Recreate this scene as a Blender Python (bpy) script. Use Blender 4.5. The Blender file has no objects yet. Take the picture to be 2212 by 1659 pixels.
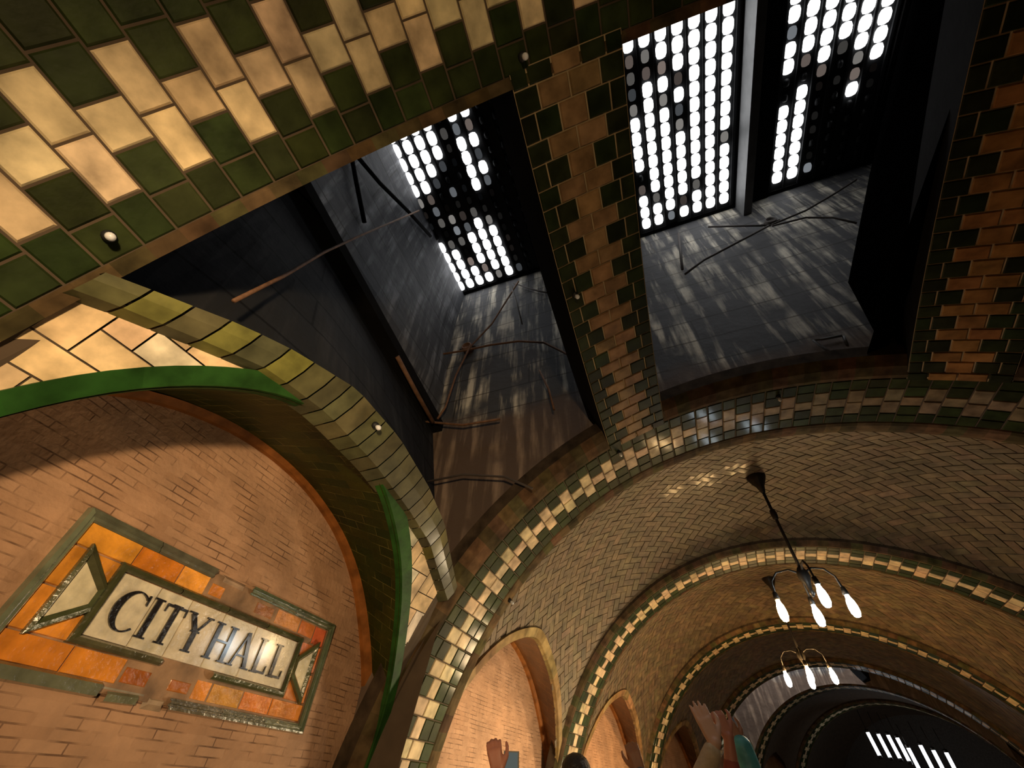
import bpy, bmesh, math, random
from mathutils import Vector, Matrix
random.seed(7)
SC = bpy.context.scene
COL = SC.collection
EYE = 1.6                       # camera height above the platform

# ------------------------------------------------------------------ camera
# rows: platform axes (across, along, up) expressed in camera axes (right, down, forward)
VPZ = (1139.232, 12.938); FPX = 856.903; VPY = (1536.847, 1773.616); PC = (1106.0, 829.5)
up = Vector((VPZ[0]-PC[0], VPZ[1]-PC[1], FPX)).normalized()
al = Vector((VPY[0]-PC[0], VPY[1]-PC[1], FPX)); al = (al - up*al.dot(up)).normalized()
ac = al.cross(up)
cam_d = bpy.data.cameras.new('camera'); cam = bpy.data.objects.new('camera', cam_d); COL.objects.link(cam)
cr = Vector((ac[0], al[0], up[0])); cd = Vector((ac[1], al[1], up[1])); cf = Vector((ac[2], al[2], up[2]))
cam.matrix_world = Matrix(((cr[0], -cd[0], -cf[0], 0), (cr[1], -cd[1], -cf[1], 0), (cr[2], -cd[2], -cf[2], EYE), (0, 0, 0, 1)))
cam_d.sensor_width = 36; cam_d.lens = 36*FPX/2212; cam_d.clip_start = .02; cam_d.clip_end = 200
SC.camera = cam

# ------------------------------------------------------------------ world, exposure
w = bpy.data.worlds.new('world'); SC.world = w; w.use_nodes = True
w.node_tree.nodes['Background'].inputs[0].default_value = (.35, .5, .8, 1)
w.node_tree.nodes['Background'].inputs[1].default_value = 0.0
SC.view_settings.view_transform = 'Standard'; SC.view_settings.look = 'None'
SC.view_settings.gamma = 1; SC.view_settings.use_curve_mapping = False
SC.view_settings.exposure = 0.0
# strengths of the things that give off light
FLOOD = 17; SPOT = 430; FLOOD_B = 72; FLOOD_C = 75; BULB_NEAR = 6; BULB_B_WARM = 115; BULB_B_COOL = 46; BULB_C = 260; LENS = 3.8; LENS_FAR = 18.0
WARM = (1, .60, .24); WARM2 = (1, .66, .30); COOL = (.80, .93, 1); FLOODC = (1, .70, .38); FLOODB = (1, .78, .48)

# ------------------------------------------------------------------ the curved platform
RC = 42.566; XC = RC-2.4
CX, CZ, RR = 1.216, -.803, 3.44
XW = -2.28                       # brick wall
rad = math.radians
def L(x, s, z):
    th = (s-1.8)/RC; r = XC-x
    return Vector((XC-r*math.cos(th), 1.8+r*math.sin(th), z+EYE))
def LP(s, ph, r):                # on the vault: ph in degrees from the crown (negative = left)
    return L(CX+r*math.sin(rad(ph)), s, CZ+r*math.cos(rad(ph)))
def xbar(z, r=RR):
    return CX-math.sqrt(max(r*r-(z-CZ)**2, 0.0))
def phi_of_z(z, r=RR):
    return -math.degrees(math.acos(max(-1, min(1, (z-CZ)/r))))
def ray(px, py):
    d = Vector((px-PC[0], py-PC[1], FPX)); return Vector((ac.dot(d), al.dot(d), up.dot(d)))
def at_x(px, py, x):
    d = ray(px, py); k = x/d.x; return Vector((d.x*k, d.y*k, d.z*k+EYE))
def at_y(px, py, y):
    d = ray(px, py); k = y/d.y; return Vector((d.x*k, d.y*k, d.z*k+EYE))
def lerp(t, xs, ys):
    if t <= xs[0]: return ys[0]
    for i in range(1, len(xs)):
        if t <= xs[i]: return ys[i-1]+(ys[i]-ys[i-1])*(t-xs[i-1])/(xs[i]-xs[i-1])
    return ys[-1]
def jit(c, a=.12):
    k = 1+random.uniform(-a, a); return tuple(max(0, v*k*(1+random.uniform(-a, a)*.35)) for v in c)

# ------------------------------------------------------------------ materials
def new_mat(name):
    m = bpy.data.materials.new(name); m.use_nodes = True
    return m, m.node_tree.nodes, m.node_tree.links, m.node_tree.nodes['Principled BSDF']
def plain(name, col, rough=.6, metal=0.0, noise=.25, nscale=8, bump=.15, coat=0.0):
    m, N, K, B = new_mat(name)
    tc = N.new('ShaderNodeTexCoord'); nz = N.new('ShaderNodeTexNoise'); nz.inputs['Scale'].default_value = nscale; nz.inputs['Detail'].default_value = 6
    K.new(tc.outputs['Object'], nz.inputs['Vector'])
    rp = N.new('ShaderNodeMapRange'); rp.inputs['To Min'].default_value = 1-noise*1.6; rp.inputs['To Max'].default_value = 1+noise*1.6
    K.new(nz.outputs['Fac'], rp.inputs['Value'])
    mx = N.new('ShaderNodeMix'); mx.data_type = 'RGBA'; mx.blend_type = 'MULTIPLY'; mx.inputs['Factor'].default_value = 1
    mx.inputs['A'].default_value = (*col, 1); K.new(rp.outputs['Result'], mx.inputs['B']); K.new(mx.outputs['Result'], B.inputs['Base Color'])
    B.inputs['Roughness'].default_value = rough; B.inputs['Metallic'].default_value = metal; B.inputs['Coat Weight'].default_value = coat
    if bump:
        bp = N.new('ShaderNodeBump'); bp.inputs['Strength'].default_value = bump; bp.inputs['Distance'].default_value = .02
        K.new(nz.outputs['Fac'], bp.inputs['Height']); K.new(bp.outputs['Normal'], B.inputs['Normal'])
    return m
def tile(name, rough=.35, bump=.25, coat=.3, grime=.5, nscale=9, fine=55, spec=.5):
    """glazed or bare tile: its colour comes from the 'Col' attribute of each brick"""
    m, N, K, B = new_mat(name)
    at = N.new('ShaderNodeAttribute'); at.attribute_name = 'Col'
    tc = N.new('ShaderNodeTexCoord')
    n1 = N.new('ShaderNodeTexNoise'); n1.inputs['Scale'].default_value = nscale; n1.inputs['Detail'].default_value = 5
    n2 = N.new('ShaderNodeTexNoise'); n2.inputs['Scale'].default_value = fine; n2.inputs['Detail'].default_value = 4
    K.new(tc.outputs['Object'], n1.inputs['Vector']); K.new(tc.outputs['Object'], n2.inputs['Vector'])
    rp = N.new('ShaderNodeMapRange'); rp.inputs['From Min'].default_value = .3; rp.inputs['From Max'].default_value = .7
    rp.inputs['To Min'].default_value = 1-grime; rp.inputs['To Max'].default_value = 1+grime*.45
    K.new(n1.outputs['Fac'], rp.inputs['Value'])
    mx = N.new('ShaderNodeMix'); mx.data_type = 'RGBA'; mx.blend_type = 'MULTIPLY'; mx.inputs['Factor'].default_value = 1
    K.new(at.outputs['Color'], mx.inputs['A']); K.new(rp.outputs['Result'], mx.inputs['B'])
    K.new(mx.outputs['Result'], B.inputs['Base Color']); B.inputs['Specular IOR Level'].default_value = spec
    B.inputs['Roughness'].default_value = rough; B.inputs['Coat Weight'].default_value = coat; B.inputs['Coat Roughness'].default_value = .12
    ad = N.new('ShaderNodeMath'); ad.operation = 'MULTIPLY_ADD'; ad.inputs[1].default_value = .5
    K.new(n2.outputs['Fac'], ad.inputs[0]); K.new(n1.outputs['Fac'], ad.inputs[2])
    bp = N.new('ShaderNodeBump'); bp.inputs['Strength'].default_value = bump; bp.inputs['Distance'].default_value = .015
    K.new(ad.outputs['Value'], bp.inputs['Height']); K.new(bp.outputs['Normal'], B.inputs['Normal'])
    return m
def bricks(name, c1, c2, mortar, bw, bh, ms, rough=.75, bump=.6, coat=0.0, grime=.5, patchy=6.0):
    m, N, K, B = new_mat(name)
    uv = N.new('ShaderNodeUVMap'); uv.uv_map = 'UVMap'
    n0 = N.new('ShaderNodeTexNoise'); n0.inputs['Scale'].default_value = 3.0; K.new(uv.outputs['UV'], n0.inputs['Vector'])
    vm = N.new('ShaderNodeVectorMath'); vm.operation = 'MULTIPLY_ADD'; vm.inputs[1].default_value = (.012, .012, 0)
    K.new(n0.outputs['Color'], vm.inputs[0]); K.new(uv.outputs['UV'], vm.inputs[2])
    bt = N.new('ShaderNodeTexBrick'); bt.inputs['Scale'].default_value = 1; bt.inputs['Brick Width'].default_value = bw; bt.inputs['Row Height'].default_value = bh
    bt.inputs['Mortar Size'].default_value = ms; bt.inputs['Mortar Smooth'].default_value = .3; bt.inputs['Bias'].default_value = 0
    bt.inputs['Color1'].default_value = (*c1, 1); bt.inputs['Color2'].default_value = (*c2, 1); bt.inputs['Mortar'].default_value = (*mortar, 1)
    K.new(vm.outputs['Vector'], bt.inputs['Vector'])
    n1 = N.new('ShaderNodeTexNoise'); n1.inputs['Scale'].default_value = 2.2; n1.inputs['Detail'].default_value = 8; n1.inputs['Roughness'].default_value = .65
    K.new(uv.outputs['UV'], n1.inputs['Vector'])
    rp = N.new('ShaderNodeMapRange'); rp.inputs['From Min'].default_value = .3; rp.inputs['From Max'].default_value = .7
    rp.inputs['To Min'].default_value = 1-grime; rp.inputs['To Max'].default_value = 1+grime*.5
    K.new(n1.outputs['Fac'], rp.inputs['Value'])
    n3 = N.new('ShaderNodeTexNoise'); n3.inputs['Scale'].default_value = patchy; n3.inputs['Detail'].default_value = 3; K.new(uv.outputs['UV'], n3.inputs['Vector'])
    r3 = N.new('ShaderNodeMapRange'); r3.inputs['From Min'].default_value = .44; r3.inputs['From Max'].default_value = .62; K.new(n3.outputs['Fac'], r3.inputs['Value'])
    bt.inputs['Mortar'].default_value = (1, 1, 1, 1); bt.inputs['Color1'].default_value = (*c1, 1)
    mf = N.new('ShaderNodeMath'); mf.operation = 'MULTIPLY'; K.new(bt.outputs['Fac'], mf.inputs[0]); K.new(r3.outputs['Result'], mf.inputs[1])
    bt2 = N.new('ShaderNodeTexBrick'); bt2.inputs['Scale'].default_value = 1; bt2.inputs['Brick Width'].default_value = bw; bt2.inputs['Row Height'].default_value = bh; bt2.inputs['Mortar Size'].default_value = 0
    bt2.inputs['Color1'].default_value = (*c1, 1); bt2.inputs['Color2'].default_value = (*c2, 1); K.new(vm.outputs['Vector'], bt2.inputs['Vector'])
    mj = N.new('ShaderNodeMix'); mj.data_type = 'RGBA'; mj.inputs['B'].default_value = (*mortar, 1); K.new(mf.outputs['Value'], mj.inputs['Factor']); K.new(bt2.outputs['Color'], mj.inputs['A'])
    mx = N.new('ShaderNodeMix'); mx.data_type = 'RGBA'; mx.blend_type = 'MULTIPLY'; mx.inputs['Factor'].default_value = 1
    K.new(mj.outputs['Result'], mx.inputs['A']); K.new(rp.outputs['Result'], mx.inputs['B']); K.new(mx.outputs['Result'], B.inputs['Base Color'])
    B.inputs['Roughness'].default_value = rough; B.inputs['Coat Weight'].default_value = coat; B.inputs['Coat Roughness'].default_value = .2
    n2 = N.new('ShaderNodeTexNoise'); n2.inputs['Scale'].default_value = 40; n2.inputs['Detail'].default_value = 5; K.new(uv.outputs['UV'], n2.inputs['Vector'])
    sb = N.new('ShaderNodeMath'); sb.operation = 'MULTIPLY_ADD'; sb.inputs[1].default_value = -1.5; K.new(mf.outputs['Value'], sb.inputs[0]); K.new(n2.outputs['Fac'], sb.inputs[2])
    bp = N.new('ShaderNodeBump'); bp.inputs['Strength'].default_value = bump; bp.inputs['Distance'].default_value = .012
    K.new(sb.outputs['Value'], bp.inputs['Height']); K.new(bp.outputs['Normal'], B.inputs['Normal'])
    return m
def concrete(name, base, pale, streak=.5, brick_below=None):
    """sooty dark concrete with pale lime runs down the wall; UV = (along, height)"""
    m, N, K, B = new_mat(name)
    uv = N.new('ShaderNodeUVMap'); uv.uv_map = 'UVMap'
    mp = N.new('ShaderNodeMapping'); mp.inputs['Scale'].default_value = (5.0, .45, 1); K.new(uv.outputs['UV'], mp.inputs['Vector'])
    n1 = N.new('ShaderNodeTexNoise'); n1.inputs['Scale'].default_value = 1.6; n1.inputs['Detail'].default_value = 7; n1.inputs['Roughness'].default_value = .6
    K.new(mp.outputs['Vector'], n1.inputs['Vector'])
    n2 = N.new('ShaderNodeTexNoise'); n2.inputs['Scale'].default_value = 2.4; n2.inputs['Detail'].default_value = 8; K.new(uv.outputs['UV'], n2.inputs['Vector'])
    r1 = N.new('ShaderNodeMapRange'); r1.inputs['From Min'].default_value = .48; r1.inputs['From Max'].default_value = .72
    K.new(n1.outputs['Fac'], r1.inputs['Value'])
    r2 = N.new('ShaderNodeMapRange'); r2.inputs['From Min'].default_value = .35; r2.inputs['From Max'].default_value = .65
    K.new(n2.outputs['Fac'], r2.inputs['Value'])
    mu = N.new('ShaderNodeMath'); mu.operation = 'MULTIPLY'; K.new(r1.outputs['Result'], mu.inputs[0]); K.new(r2.outputs['Result'], mu.inputs[1])
    ms = N.new('ShaderNodeMath'); ms.operation = 'MULTIPLY'; ms.inputs[1].default_value = streak*2; ms.use_clamp = True; K.new(mu.outputs['Value'], ms.inputs[0])
    mx = N.new('ShaderNodeMix'); mx.data_type = 'RGBA'; mx.inputs['A'].default_value = (*base, 1); mx.inputs['B'].default_value = (*pale, 1)
    K.new(ms.outputs['Value'], mx.inputs['Factor'])
    # formwork board lines
    bt = N.new('ShaderNodeTexBrick'); bt.inputs['Scale'].default_value = 1; bt.inputs['Brick Width'].default_value = 1.9; bt.inputs['Row Height'].default_value = .34
    bt.inputs['Mortar Size'].default_value = .012; bt.inputs['Mortar Smooth'].default_value = .5
    bt.inputs['Color1'].default_value = (1, 1, 1, 1); bt.inputs['Color2'].default_value = (.8, .8, .8, 1); bt.inputs['Mortar'].default_value = (.35, .33, .3, 1)
    K.new(uv.outputs['UV'], bt.inputs['Vector'])
    m2 = N.new('ShaderNodeMix'); m2.data_type = 'RGBA'; m2.blend_type = 'MULTIPLY'; m2.inputs['Factor'].default_value = 1
    K.new(mx.outputs['Result'], m2.inputs['A']); K.new(bt.outputs['Color'], m2.inputs['B'])
    out = m2.outputs['Result']
    if brick_below is not None:
        sx = N.new('ShaderNodeSeparateXYZ'); K.new(uv.outputs['UV'], sx.inputs['Vector'])
        ad = N.new('ShaderNodeMath'); ad.operation = 'MULTIPLY_ADD'; ad.inputs[1].default_value = .5; K.new(n2.outputs['Fac'], ad.inputs[0]); K.new(sx.outputs['Y'], ad.inputs[2])
        rr = N.new('ShaderNodeMapRange'); rr.inputs['From Min'].default_value = brick_below+.15; rr.inputs['From Max'].default_value = brick_below+.35
        K.new(ad.outputs['Value'], rr.inputs['Value'])
        m3 = N.new('ShaderNodeMix'); m3.data_type = 'RGBA'; m3.inputs['A'].default_value = (.15, .09, .055, 1)
        m4 = N.new('ShaderNodeMix'); m4.data_type = 'RGBA'; m4.inputs['A'].default_value = (.085, .055, .038, 1); m4.inputs['B'].default_value = (.24, .17, .12, 1)
        K.new(ms.outputs['Value'], m4.inputs['Factor']); K.new(m4.outputs['Result'], m3.inputs['A'])
        K.new(rr.outputs['Result'], m3.inputs['Factor']); K.new(out, m3.inputs['B']); out = m3.outputs['Result']
    K.new(out, B.inputs['Base Color']); B.inputs['Roughness'].default_value = .7
    bp = N.new('ShaderNodeBump'); bp.inputs['Strength'].default_value = .8; bp.inputs['Distance'].default_value = .03
    K.new(n2.outputs['Fac'], bp.inputs['Height']); K.new(bp.outputs['Normal'], B.inputs['Normal'])
    return m
def emit(name, col, strength, attr=False):
    m, N, K, B = new_mat(name); N.remove(B)
    e = N.new('ShaderNodeEmission'); e.inputs['Color'].default_value = (*col, 1); e.inputs['Strength'].default_value = strength
    if attr:
        at = N.new('ShaderNodeAttribute'); at.attribute_name = 'Col'
        mt = N.new('ShaderNodeMath'); mt.operation = 'MULTIPLY'; mt.inputs[1].default_value = strength
        K.new(at.outputs['Fac'], mt.inputs[0]); K.new(mt.outputs['Value'], e.inputs['Strength']); K.new(at.outputs['Color'], e.inputs['Color'])
    K.new(e.outputs['Emission'], N['Material Output'].inputs['Surface'])
    return m

M_TILE = tile('glazed tile', .5, .16, .09, .5, spec=.08); M_RING = tile('glazed ring tile', .5, .12, .04, .45, spec=.2); M_EDGE = tile('worn edge tile', .8, .2, 0, .6, spec=.1)
M_HERR = tile('bare vault tile', .6, .35, 0.05, .55)
M_CRAZE = tile('crazed glaze', .14, .8, 1.0, .25, 10, 26)
M_PLAQ = tile('plaque glaze', .22, .5, .7, .35, 14, 40)
M_MORT = plain('dark mortar', (.075, .05, .03), .9)
M_PALEMORT = plain('pale mortar', (.42, .31, .17), .9)
M_BRICK = bricks('roman brick', (.50, .29, .17), (.43, .24, .135), (.17, .085, .045), .165, .0365, .0032, .75, .5, .0, .38)
M_SOFG = bricks('green soffit tile', (.016, .032, .004), (.050, .050, .005), (.20, .18, .05), .21, .085, .0028, .5, .3, .06, .5, 4.0)
M_SOFG.node_tree.nodes['Principled BSDF'].inputs['Specular IOR Level'].default_value = .12
M_SOFB = bricks('amber soffit tile', (.15, .06, .013), (.09, .036, .009), (.34, .18, .06), .21, .085, .0028, .3, .3, .4, .4, 4.0)
M_CONC = concrete('end wall concrete', (.055, .055, .06), (.72, .66, .54), 1.1, 3.0)
M_CONCL = concrete('shaft concrete', (.06, .063, .074), (.42, .43, .46), .6)
M_SOOT = concrete('sooty concrete', (.018, .019, .022), (.05, .05, .055), .4)
M_BLACK = plain('soot black', (.006, .0055, .0055), .9)
for _m in (M_BLACK, M_SOOT): _m.node_tree.nodes['Principled BSDF'].inputs['Specular IOR Level'].default_value = .08
M_IRON = plain('black iron', (.015, .016, .018), .6, .3)
M_PAINT = plain('grey painted steel', (.11, .113, .116), .55, 0, .3)
M_SHADE = plain('painted well shade', (.0012, .0011, .0011), 1.0); M_SHADE.node_tree.nodes['Principled BSDF'].inputs['Specular IOR Level'].default_value = 0  # near-black that stands for shade on the well's right side
M_RUST = plain('rusty conduit', (.17, .085, .045), .7, .2, .5, 20)
M_WIRE = plain('dark cable', (.05, .038, .032), .7)
M_LENS = emit('daylit glass lens', (.86, .93, 1), LENS, True); M_LENSF = emit('far daylit glass lens', (.86, .93, 1), LENS_FAR, True)
M_FLOOR = plain('platform concrete', (.28, .26, .23), .7, 0, .2, 3)
M_TRACK = plain('track bed gravel', (.06, .055, .05), .95, 0, .5, 30, .6)
M_BRONZE = plain('dark bronze', (.03, .025, .02), .45, .6)
M_SOCK = plain('pale porcelain', (.75, .70, .62), .35, 0, .1, 20, 0)
M_GLASSB = plain('unlit bulb glass', (.78, .80, .86), .12, 0, .05, 20, 0, .8)
E_NEAR = emit('warm bulb', WARM, BULB_NEAR); E_BW = emit('amber bulb', WARM2, BULB_B_WARM); E_BC = emit('cool bulb', COOL, BULB_B_COOL); E_C = emit('warm far bulb', WARM, BULB_C)

CREAM = (.72, .56, .34); GREEN = (.03, .042, .012); OLIVE = (.10, .095, .03); BROWN = (.20, .12, .05); BUFF = (.125, .088, .046)

# ------------------------------------------------------------------ mesh helpers
class MB:
    def __init__(self): self.v = []; self.f = []; self.m = []; self.c = []; self.uv = {}
    def face(self, pts, mat=0, col=(1, 1, 1), uv=None):
        b = len(self.v); self.v += [tuple(p) for p in pts]; n = len(pts)
        if uv: self.uv[len(self.f)] = uv
        self.f.append(tuple(range(b, b+n))); self.m.append(mat); self.c.append(col)
    def grid(self, P, mat=0, col=(1, 1, 1), uv=None):
        for i in range(len(P)-1):
            for j in range(len(P[0])-1):
                q = [P[i][j], P[i+1][j], P[i+1][j+1], P[i][j+1]]
                self.face(q, mat, col, [uv[i][j], uv[i+1][j], uv[i+1][j+1], uv[i][j+1]] if uv else None)
    def brick(self, F, u0, u1, v0, v1, h, mat, col, gap=.004, bev=.006, hb=0.0):
        """F(u, v, h) -> point; a brick proud of the surface by h with sloped arrises"""
        a = [(u0+gap, v0+gap), (u1-gap, v0+gap), (u1-gap, v1-gap), (u0+gap, v1-gap)]
        g = gap+bev
        t = [(u0+g, v0+g), (u1-g, v0+g), (u1-g, v1-g), (u0+g, v1-g)]
        A = [F(u, v, hb) for u, v in a]; T = [F(u, v, h) for u, v in t]
        self.face(T, mat, col)
        for i in range(4): self.face([A[i], A[(i+1) % 4], T[(i+1) % 4], T[i]], mat, col)
    def box(self, x0, x1, y0, y1, z0, z1, mat=0, col=(1, 1, 1), F=None):
        F = F or (lambda x, y, z: Vector((x, y, z)))
        c = [F(x, y, z) for x in (x0, x1) for y in (y0, y1) for z in (z0, z1)]
        for q in ((0, 1, 3, 2), (4, 6, 7, 5), (0, 4, 5, 1), (2, 3, 7, 6), (0, 2, 6, 4), (1, 5, 7, 3)): self.face([c[i] for i in q], mat, col)
    def lathe(self, prof, o, axis=Vector((0, 0, 1)), n=16, mat=0, col=(1, 1, 1)):
        axis = axis.normalized(); a = axis.orthogonal().normalized(); b = axis.cross(a)
        R = [[o+axis*h+(a*math.cos(t)+b*math.sin(t))*r for t in [2*math.pi*k/n for k in range(n+1)]] for r, h in prof]
        self.grid(R, mat, col)
    def tube(self, pts, r, n=8, mat=0, col=(1, 1, 1)):
        pts = [Vector(p) for p in pts]; R = []; a = None
        for i, p in enumerate(pts):
            d = (pts[min(i+1, len(pts)-1)]-pts[max(i-1, 0)]).normalized()
            a = d.orthogonal().normalized() if a is None else (a-d*a.dot(d)).normalized()
            b = d.cross(a); rr = r[i] if isinstance(r, (list, tuple)) else r
            R.append([p+(a*math.cos(t)+b*math.sin(t))*rr for t in [2*math.pi*k/n for k in range(n)]])
        for i in range(len(R)-1):
            for k in range(n): self.face([R[i][k], R[i][(k+1) % n], R[i+1][(k+1) % n], R[i+1][k]], mat, col)
        self.face(R[0][::-1], mat, col); self.face(R[-1], mat, col)
    def build(self, name, mats, parent=None, smooth=False, weld=False, origin=None):
        me = bpy.data.meshes.new(name)
        o0 = origin if origin is not None else Vector((0, 0, 0))
        me.from_pydata([tuple(Vector(p)-o0) for p in self.v], [], self.f)
        for m in (mats if isinstance(mats, (list, tuple)) else [mats]): me.materials.append(m)
        me.polygons.foreach_set('material_index', self.m)
        ca = me.color_attributes.new('Col', 'FLOAT_COLOR', 'CORNER'); buf = []
        for p, c in zip(self.f, self.c): buf += [c[0], c[1], c[2], 1.0]*len(p)
        ca.data.foreach_set('color', buf)
        if self.uv:
            ul = me.uv_layers.new(name='UVMap'); k = 0
            for i, p in enumerate(self.f):
                u = self.uv.get(i)
                for j in range(len(p)): ul.data[k+j].uv = u[j] if u else (0, 0)
                k += len(p)
        if weld or smooth:
            bm = bmesh.new(); bm.from_mesh(me); bmesh.ops.remove_doubles(bm, verts=bm.verts, dist=1e-5)
            bmesh.ops.recalc_face_normals(bm, faces=bm.faces); bm.to_mesh(me); bm.free()
        if smooth: me.polygons.foreach_set('use_smooth', [True]*len(me.polygons))
        me.update()
        o = bpy.data.objects.new(name, me); COL.objects.link(o)
        if parent: o.parent = parent; o.location = o0
        else: o.location = o0
        return o
def tag(o, label=None, cat=None, group=None, kind=None):
    if label: o['label'] = label
    if cat: o['category'] = cat
    if group: o['group'] = group
    if kind: o['kind'] = kind
    return o
def empty(name, loc):
    o = bpy.data.objects.new(name, None); COL.objects.link(o); o.location = loc; o.empty_display_size = .1; return o
def part(mb, name, mats, root, smooth=False):
    """a child whose mesh was written in world coordinates"""
    loc = root.matrix_basis.translation.copy(); r = root.parent
    while r: loc += r.matrix_basis.translation; r = r.parent
    o = mb.build(name, mats, None, smooth)
    for v in o.data.vertices: v.co -= loc
    o.parent = root; o.data.update(); return o
def struct(mb, name, mats, label, cat, smooth=False):
    return tag(mb.build(name, mats, None, smooth), label, cat, None, 'structure')

# ------------------------------------------------------------------ lunette curves
FU = [0, .32, .74, 1.09, 1.38, 1.5, 1.56, 1.57]; FZ = [1.36, 1.29, 1.14, .92, .61, .4, .1, -1.6]
BU = [0, .36, .80, 1.18, 1.5, 1.67, 1.8, 1.8]; BZ = [1.58, 1.555, 1.43, 1.19, .80, .50, .13, -1.6]
def sub(xs, n=5):
    out = []
    for a, b in zip(xs[:-1], xs[1:]): out += [a+(b-a)*k/n for k in range(n)]
    return out+[xs[-1]]
def smooth_list(v, it=6):
    v = list(v)
    for _ in range(it): v = [v[0]]+[(v[i-1]+2*v[i]+v[i+1])/4 for i in range(1, len(v)-1)]+[v[-1]]
    return v
LU = [0, .25, .5, .725, .97, 1.14, 1.23, 1.35, 1.5, 1.57]; LZ = [1.36, 1.365, 1.35, 1.30, 1.135, .965, .80, .55, .2, -1.6]
def resample(u, z, n):
    d = [0]
    for i in range(1, len(u)): d.append(d[-1]+math.hypot(u[i]-u[i-1], (z[i]-z[i-1])*(1 if z[i] > 0 else .25)))
    T = [d[-1]*k/(n-1) for k in range(n)]; return [lerp(t, d, u) for t in T], [lerp(t, d, z) for t in T]
def mirror(u, z):
    U = [-a for a in reversed(u)][:-1]+list(u); Z = list(reversed(z))[:-1]+list(z); return U, Z
fu, fz = mirror(sub(FU), sub(FZ)); bu, bz = mirror(sub(BU), sub(BZ))
fu, fz, bu, bz = (smooth_list(a) for a in (fu, fz, bu, bz))
_n = (len(fu)+1)//2; _lu, _lz = smooth_list(sub(LU, 4)), smooth_list(sub(LZ, 4)); _lu, _lz = resample(_lu, _lz, _n)
fuA = [-a for a in reversed(_lu)]+fu[_n:]; fzA = list(reversed(_lz))+fz[_n:]
fuA, fzA = smooth_list(fuA, 4), smooth_list(fzA, 4)
def zedge(u, plaque=False):
    return lerp(-u, LU, LZ) if plaque and u < 0 else lerp(abs(u), FU, FZ)

# ------------------------------------------------------------------ setting: walls, floor
mb = MB(); P = []; U = []
for i in range(0, 141):
    s = -5+i*.25; P.append([L(XW, s, z) for z in (-1.6, 2.3)]); U.append([(s, z) for z in (-1.6, 2.3)])
mb.grid(P, 0, uv=U)
struct(mb, 'wall_left', M_BRICK, 'long curved wall of thin tan roman bricks behind the lunette arches', 'wall')
mb = MB()
mb.grid([[L(x, -5+i*.5, -1.6) for x in (-2.4, -1, .4, 1.8)] for i in range(71)], 0)
mb.grid([[L(1.8, -5+i*.5, z) for z in (-1.6, -2.7)] for i in range(71)], 0)
struct(mb, 'floor', M_FLOOR, 'grey concrete station platform below the vaults', 'floor')
mb = MB(); mb.grid([[L(x, -5+i*.5, -2.7) for x in (1.8, 3.4, 5.2)] for i in range(71)], 0)
struct(mb, 'floor_track', M_TRACK, 'dark gravel track bed beside the platform', 'floor')
mb = MB(); mb.grid([[L(4.72, -5+i*.5, z) for z in (-2.7, -.7, 1.2)] for i in range(71)], 0)
struct(mb, 'wall_right', M_SOOT, 'dark wall beyond the track', 'wall')
mb = MB(); mb.face([L(-3, -4.6, -2.7), L(5.2, -4.6, -2.7), L(5.2, -4.6, 3.2), L(-3, -4.6, 3.2)])
struct(mb, 'wall_back', M_SOOT, 'dark end of the platform behind the viewer', 'wall')

mb = MB(); mb.face([L(-2.4, 27.0, -2.7), L(5.2, 27.0, -2.7), L(5.2, 27.0, 3.2), L(-2.4, 27.0, 3.2)])
struct(mb, 'wall_far', M_TRACK, 'dim far end of the curving platform', 'wall')

# ------------------------------------------------------------------ transverse arches and ribs
H = .325; PER = 4.26
def rows_layout(mbm, F, v0, v1, phase, period, half, dbl, sgl, mats=(1, 2), cols=(CREAM, GREEN), h=.007, wide=.18, narrow=.065, tone=None):
    """toothed chain of cream bricks between green ones. F(u, v, h): u across, v along the chain"""
    k0 = math.floor((v0-phase)/period)-1; v = phase+k0*period
    while v < v1+period:
        a, b = v-dbl/2, v+dbl/2
        if b > v0 and a < v1:
            for (p, q, mi) in ((-half, -wide, 1), (-wide, 0, 0), (0, wide, 0), (wide, half, 1)):
                mbm.brick(F, p, q, max(a, v0), min(b, v1), h+random.uniform(-.002, .002), mats[mi], jit(tuple(q_*(tone(v) if tone and mi == 0 else 1) for q_ in cols[mi]), .16 if mi == 0 else .35))
        a, b = v+dbl/2, v+period-dbl/2
        if b > v0 and a < v1:
            cut = .205
            for (p, q, mi) in ((-half, -cut, 1), (-cut, -narrow, 1), (-narrow, narrow, 0), (narrow, cut, 1), (cut, half, 1)):
                mbm.brick(F, p, q, max(a, v0), min(b, v1), h+random.uniform(-.002, .002), mats[mi], jit(tuple(q_*(tone(v) if tone and mi == 0 else 1) for q_ in cols[mi]), .16 if mi == 0 else .35))
        v += period
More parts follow.
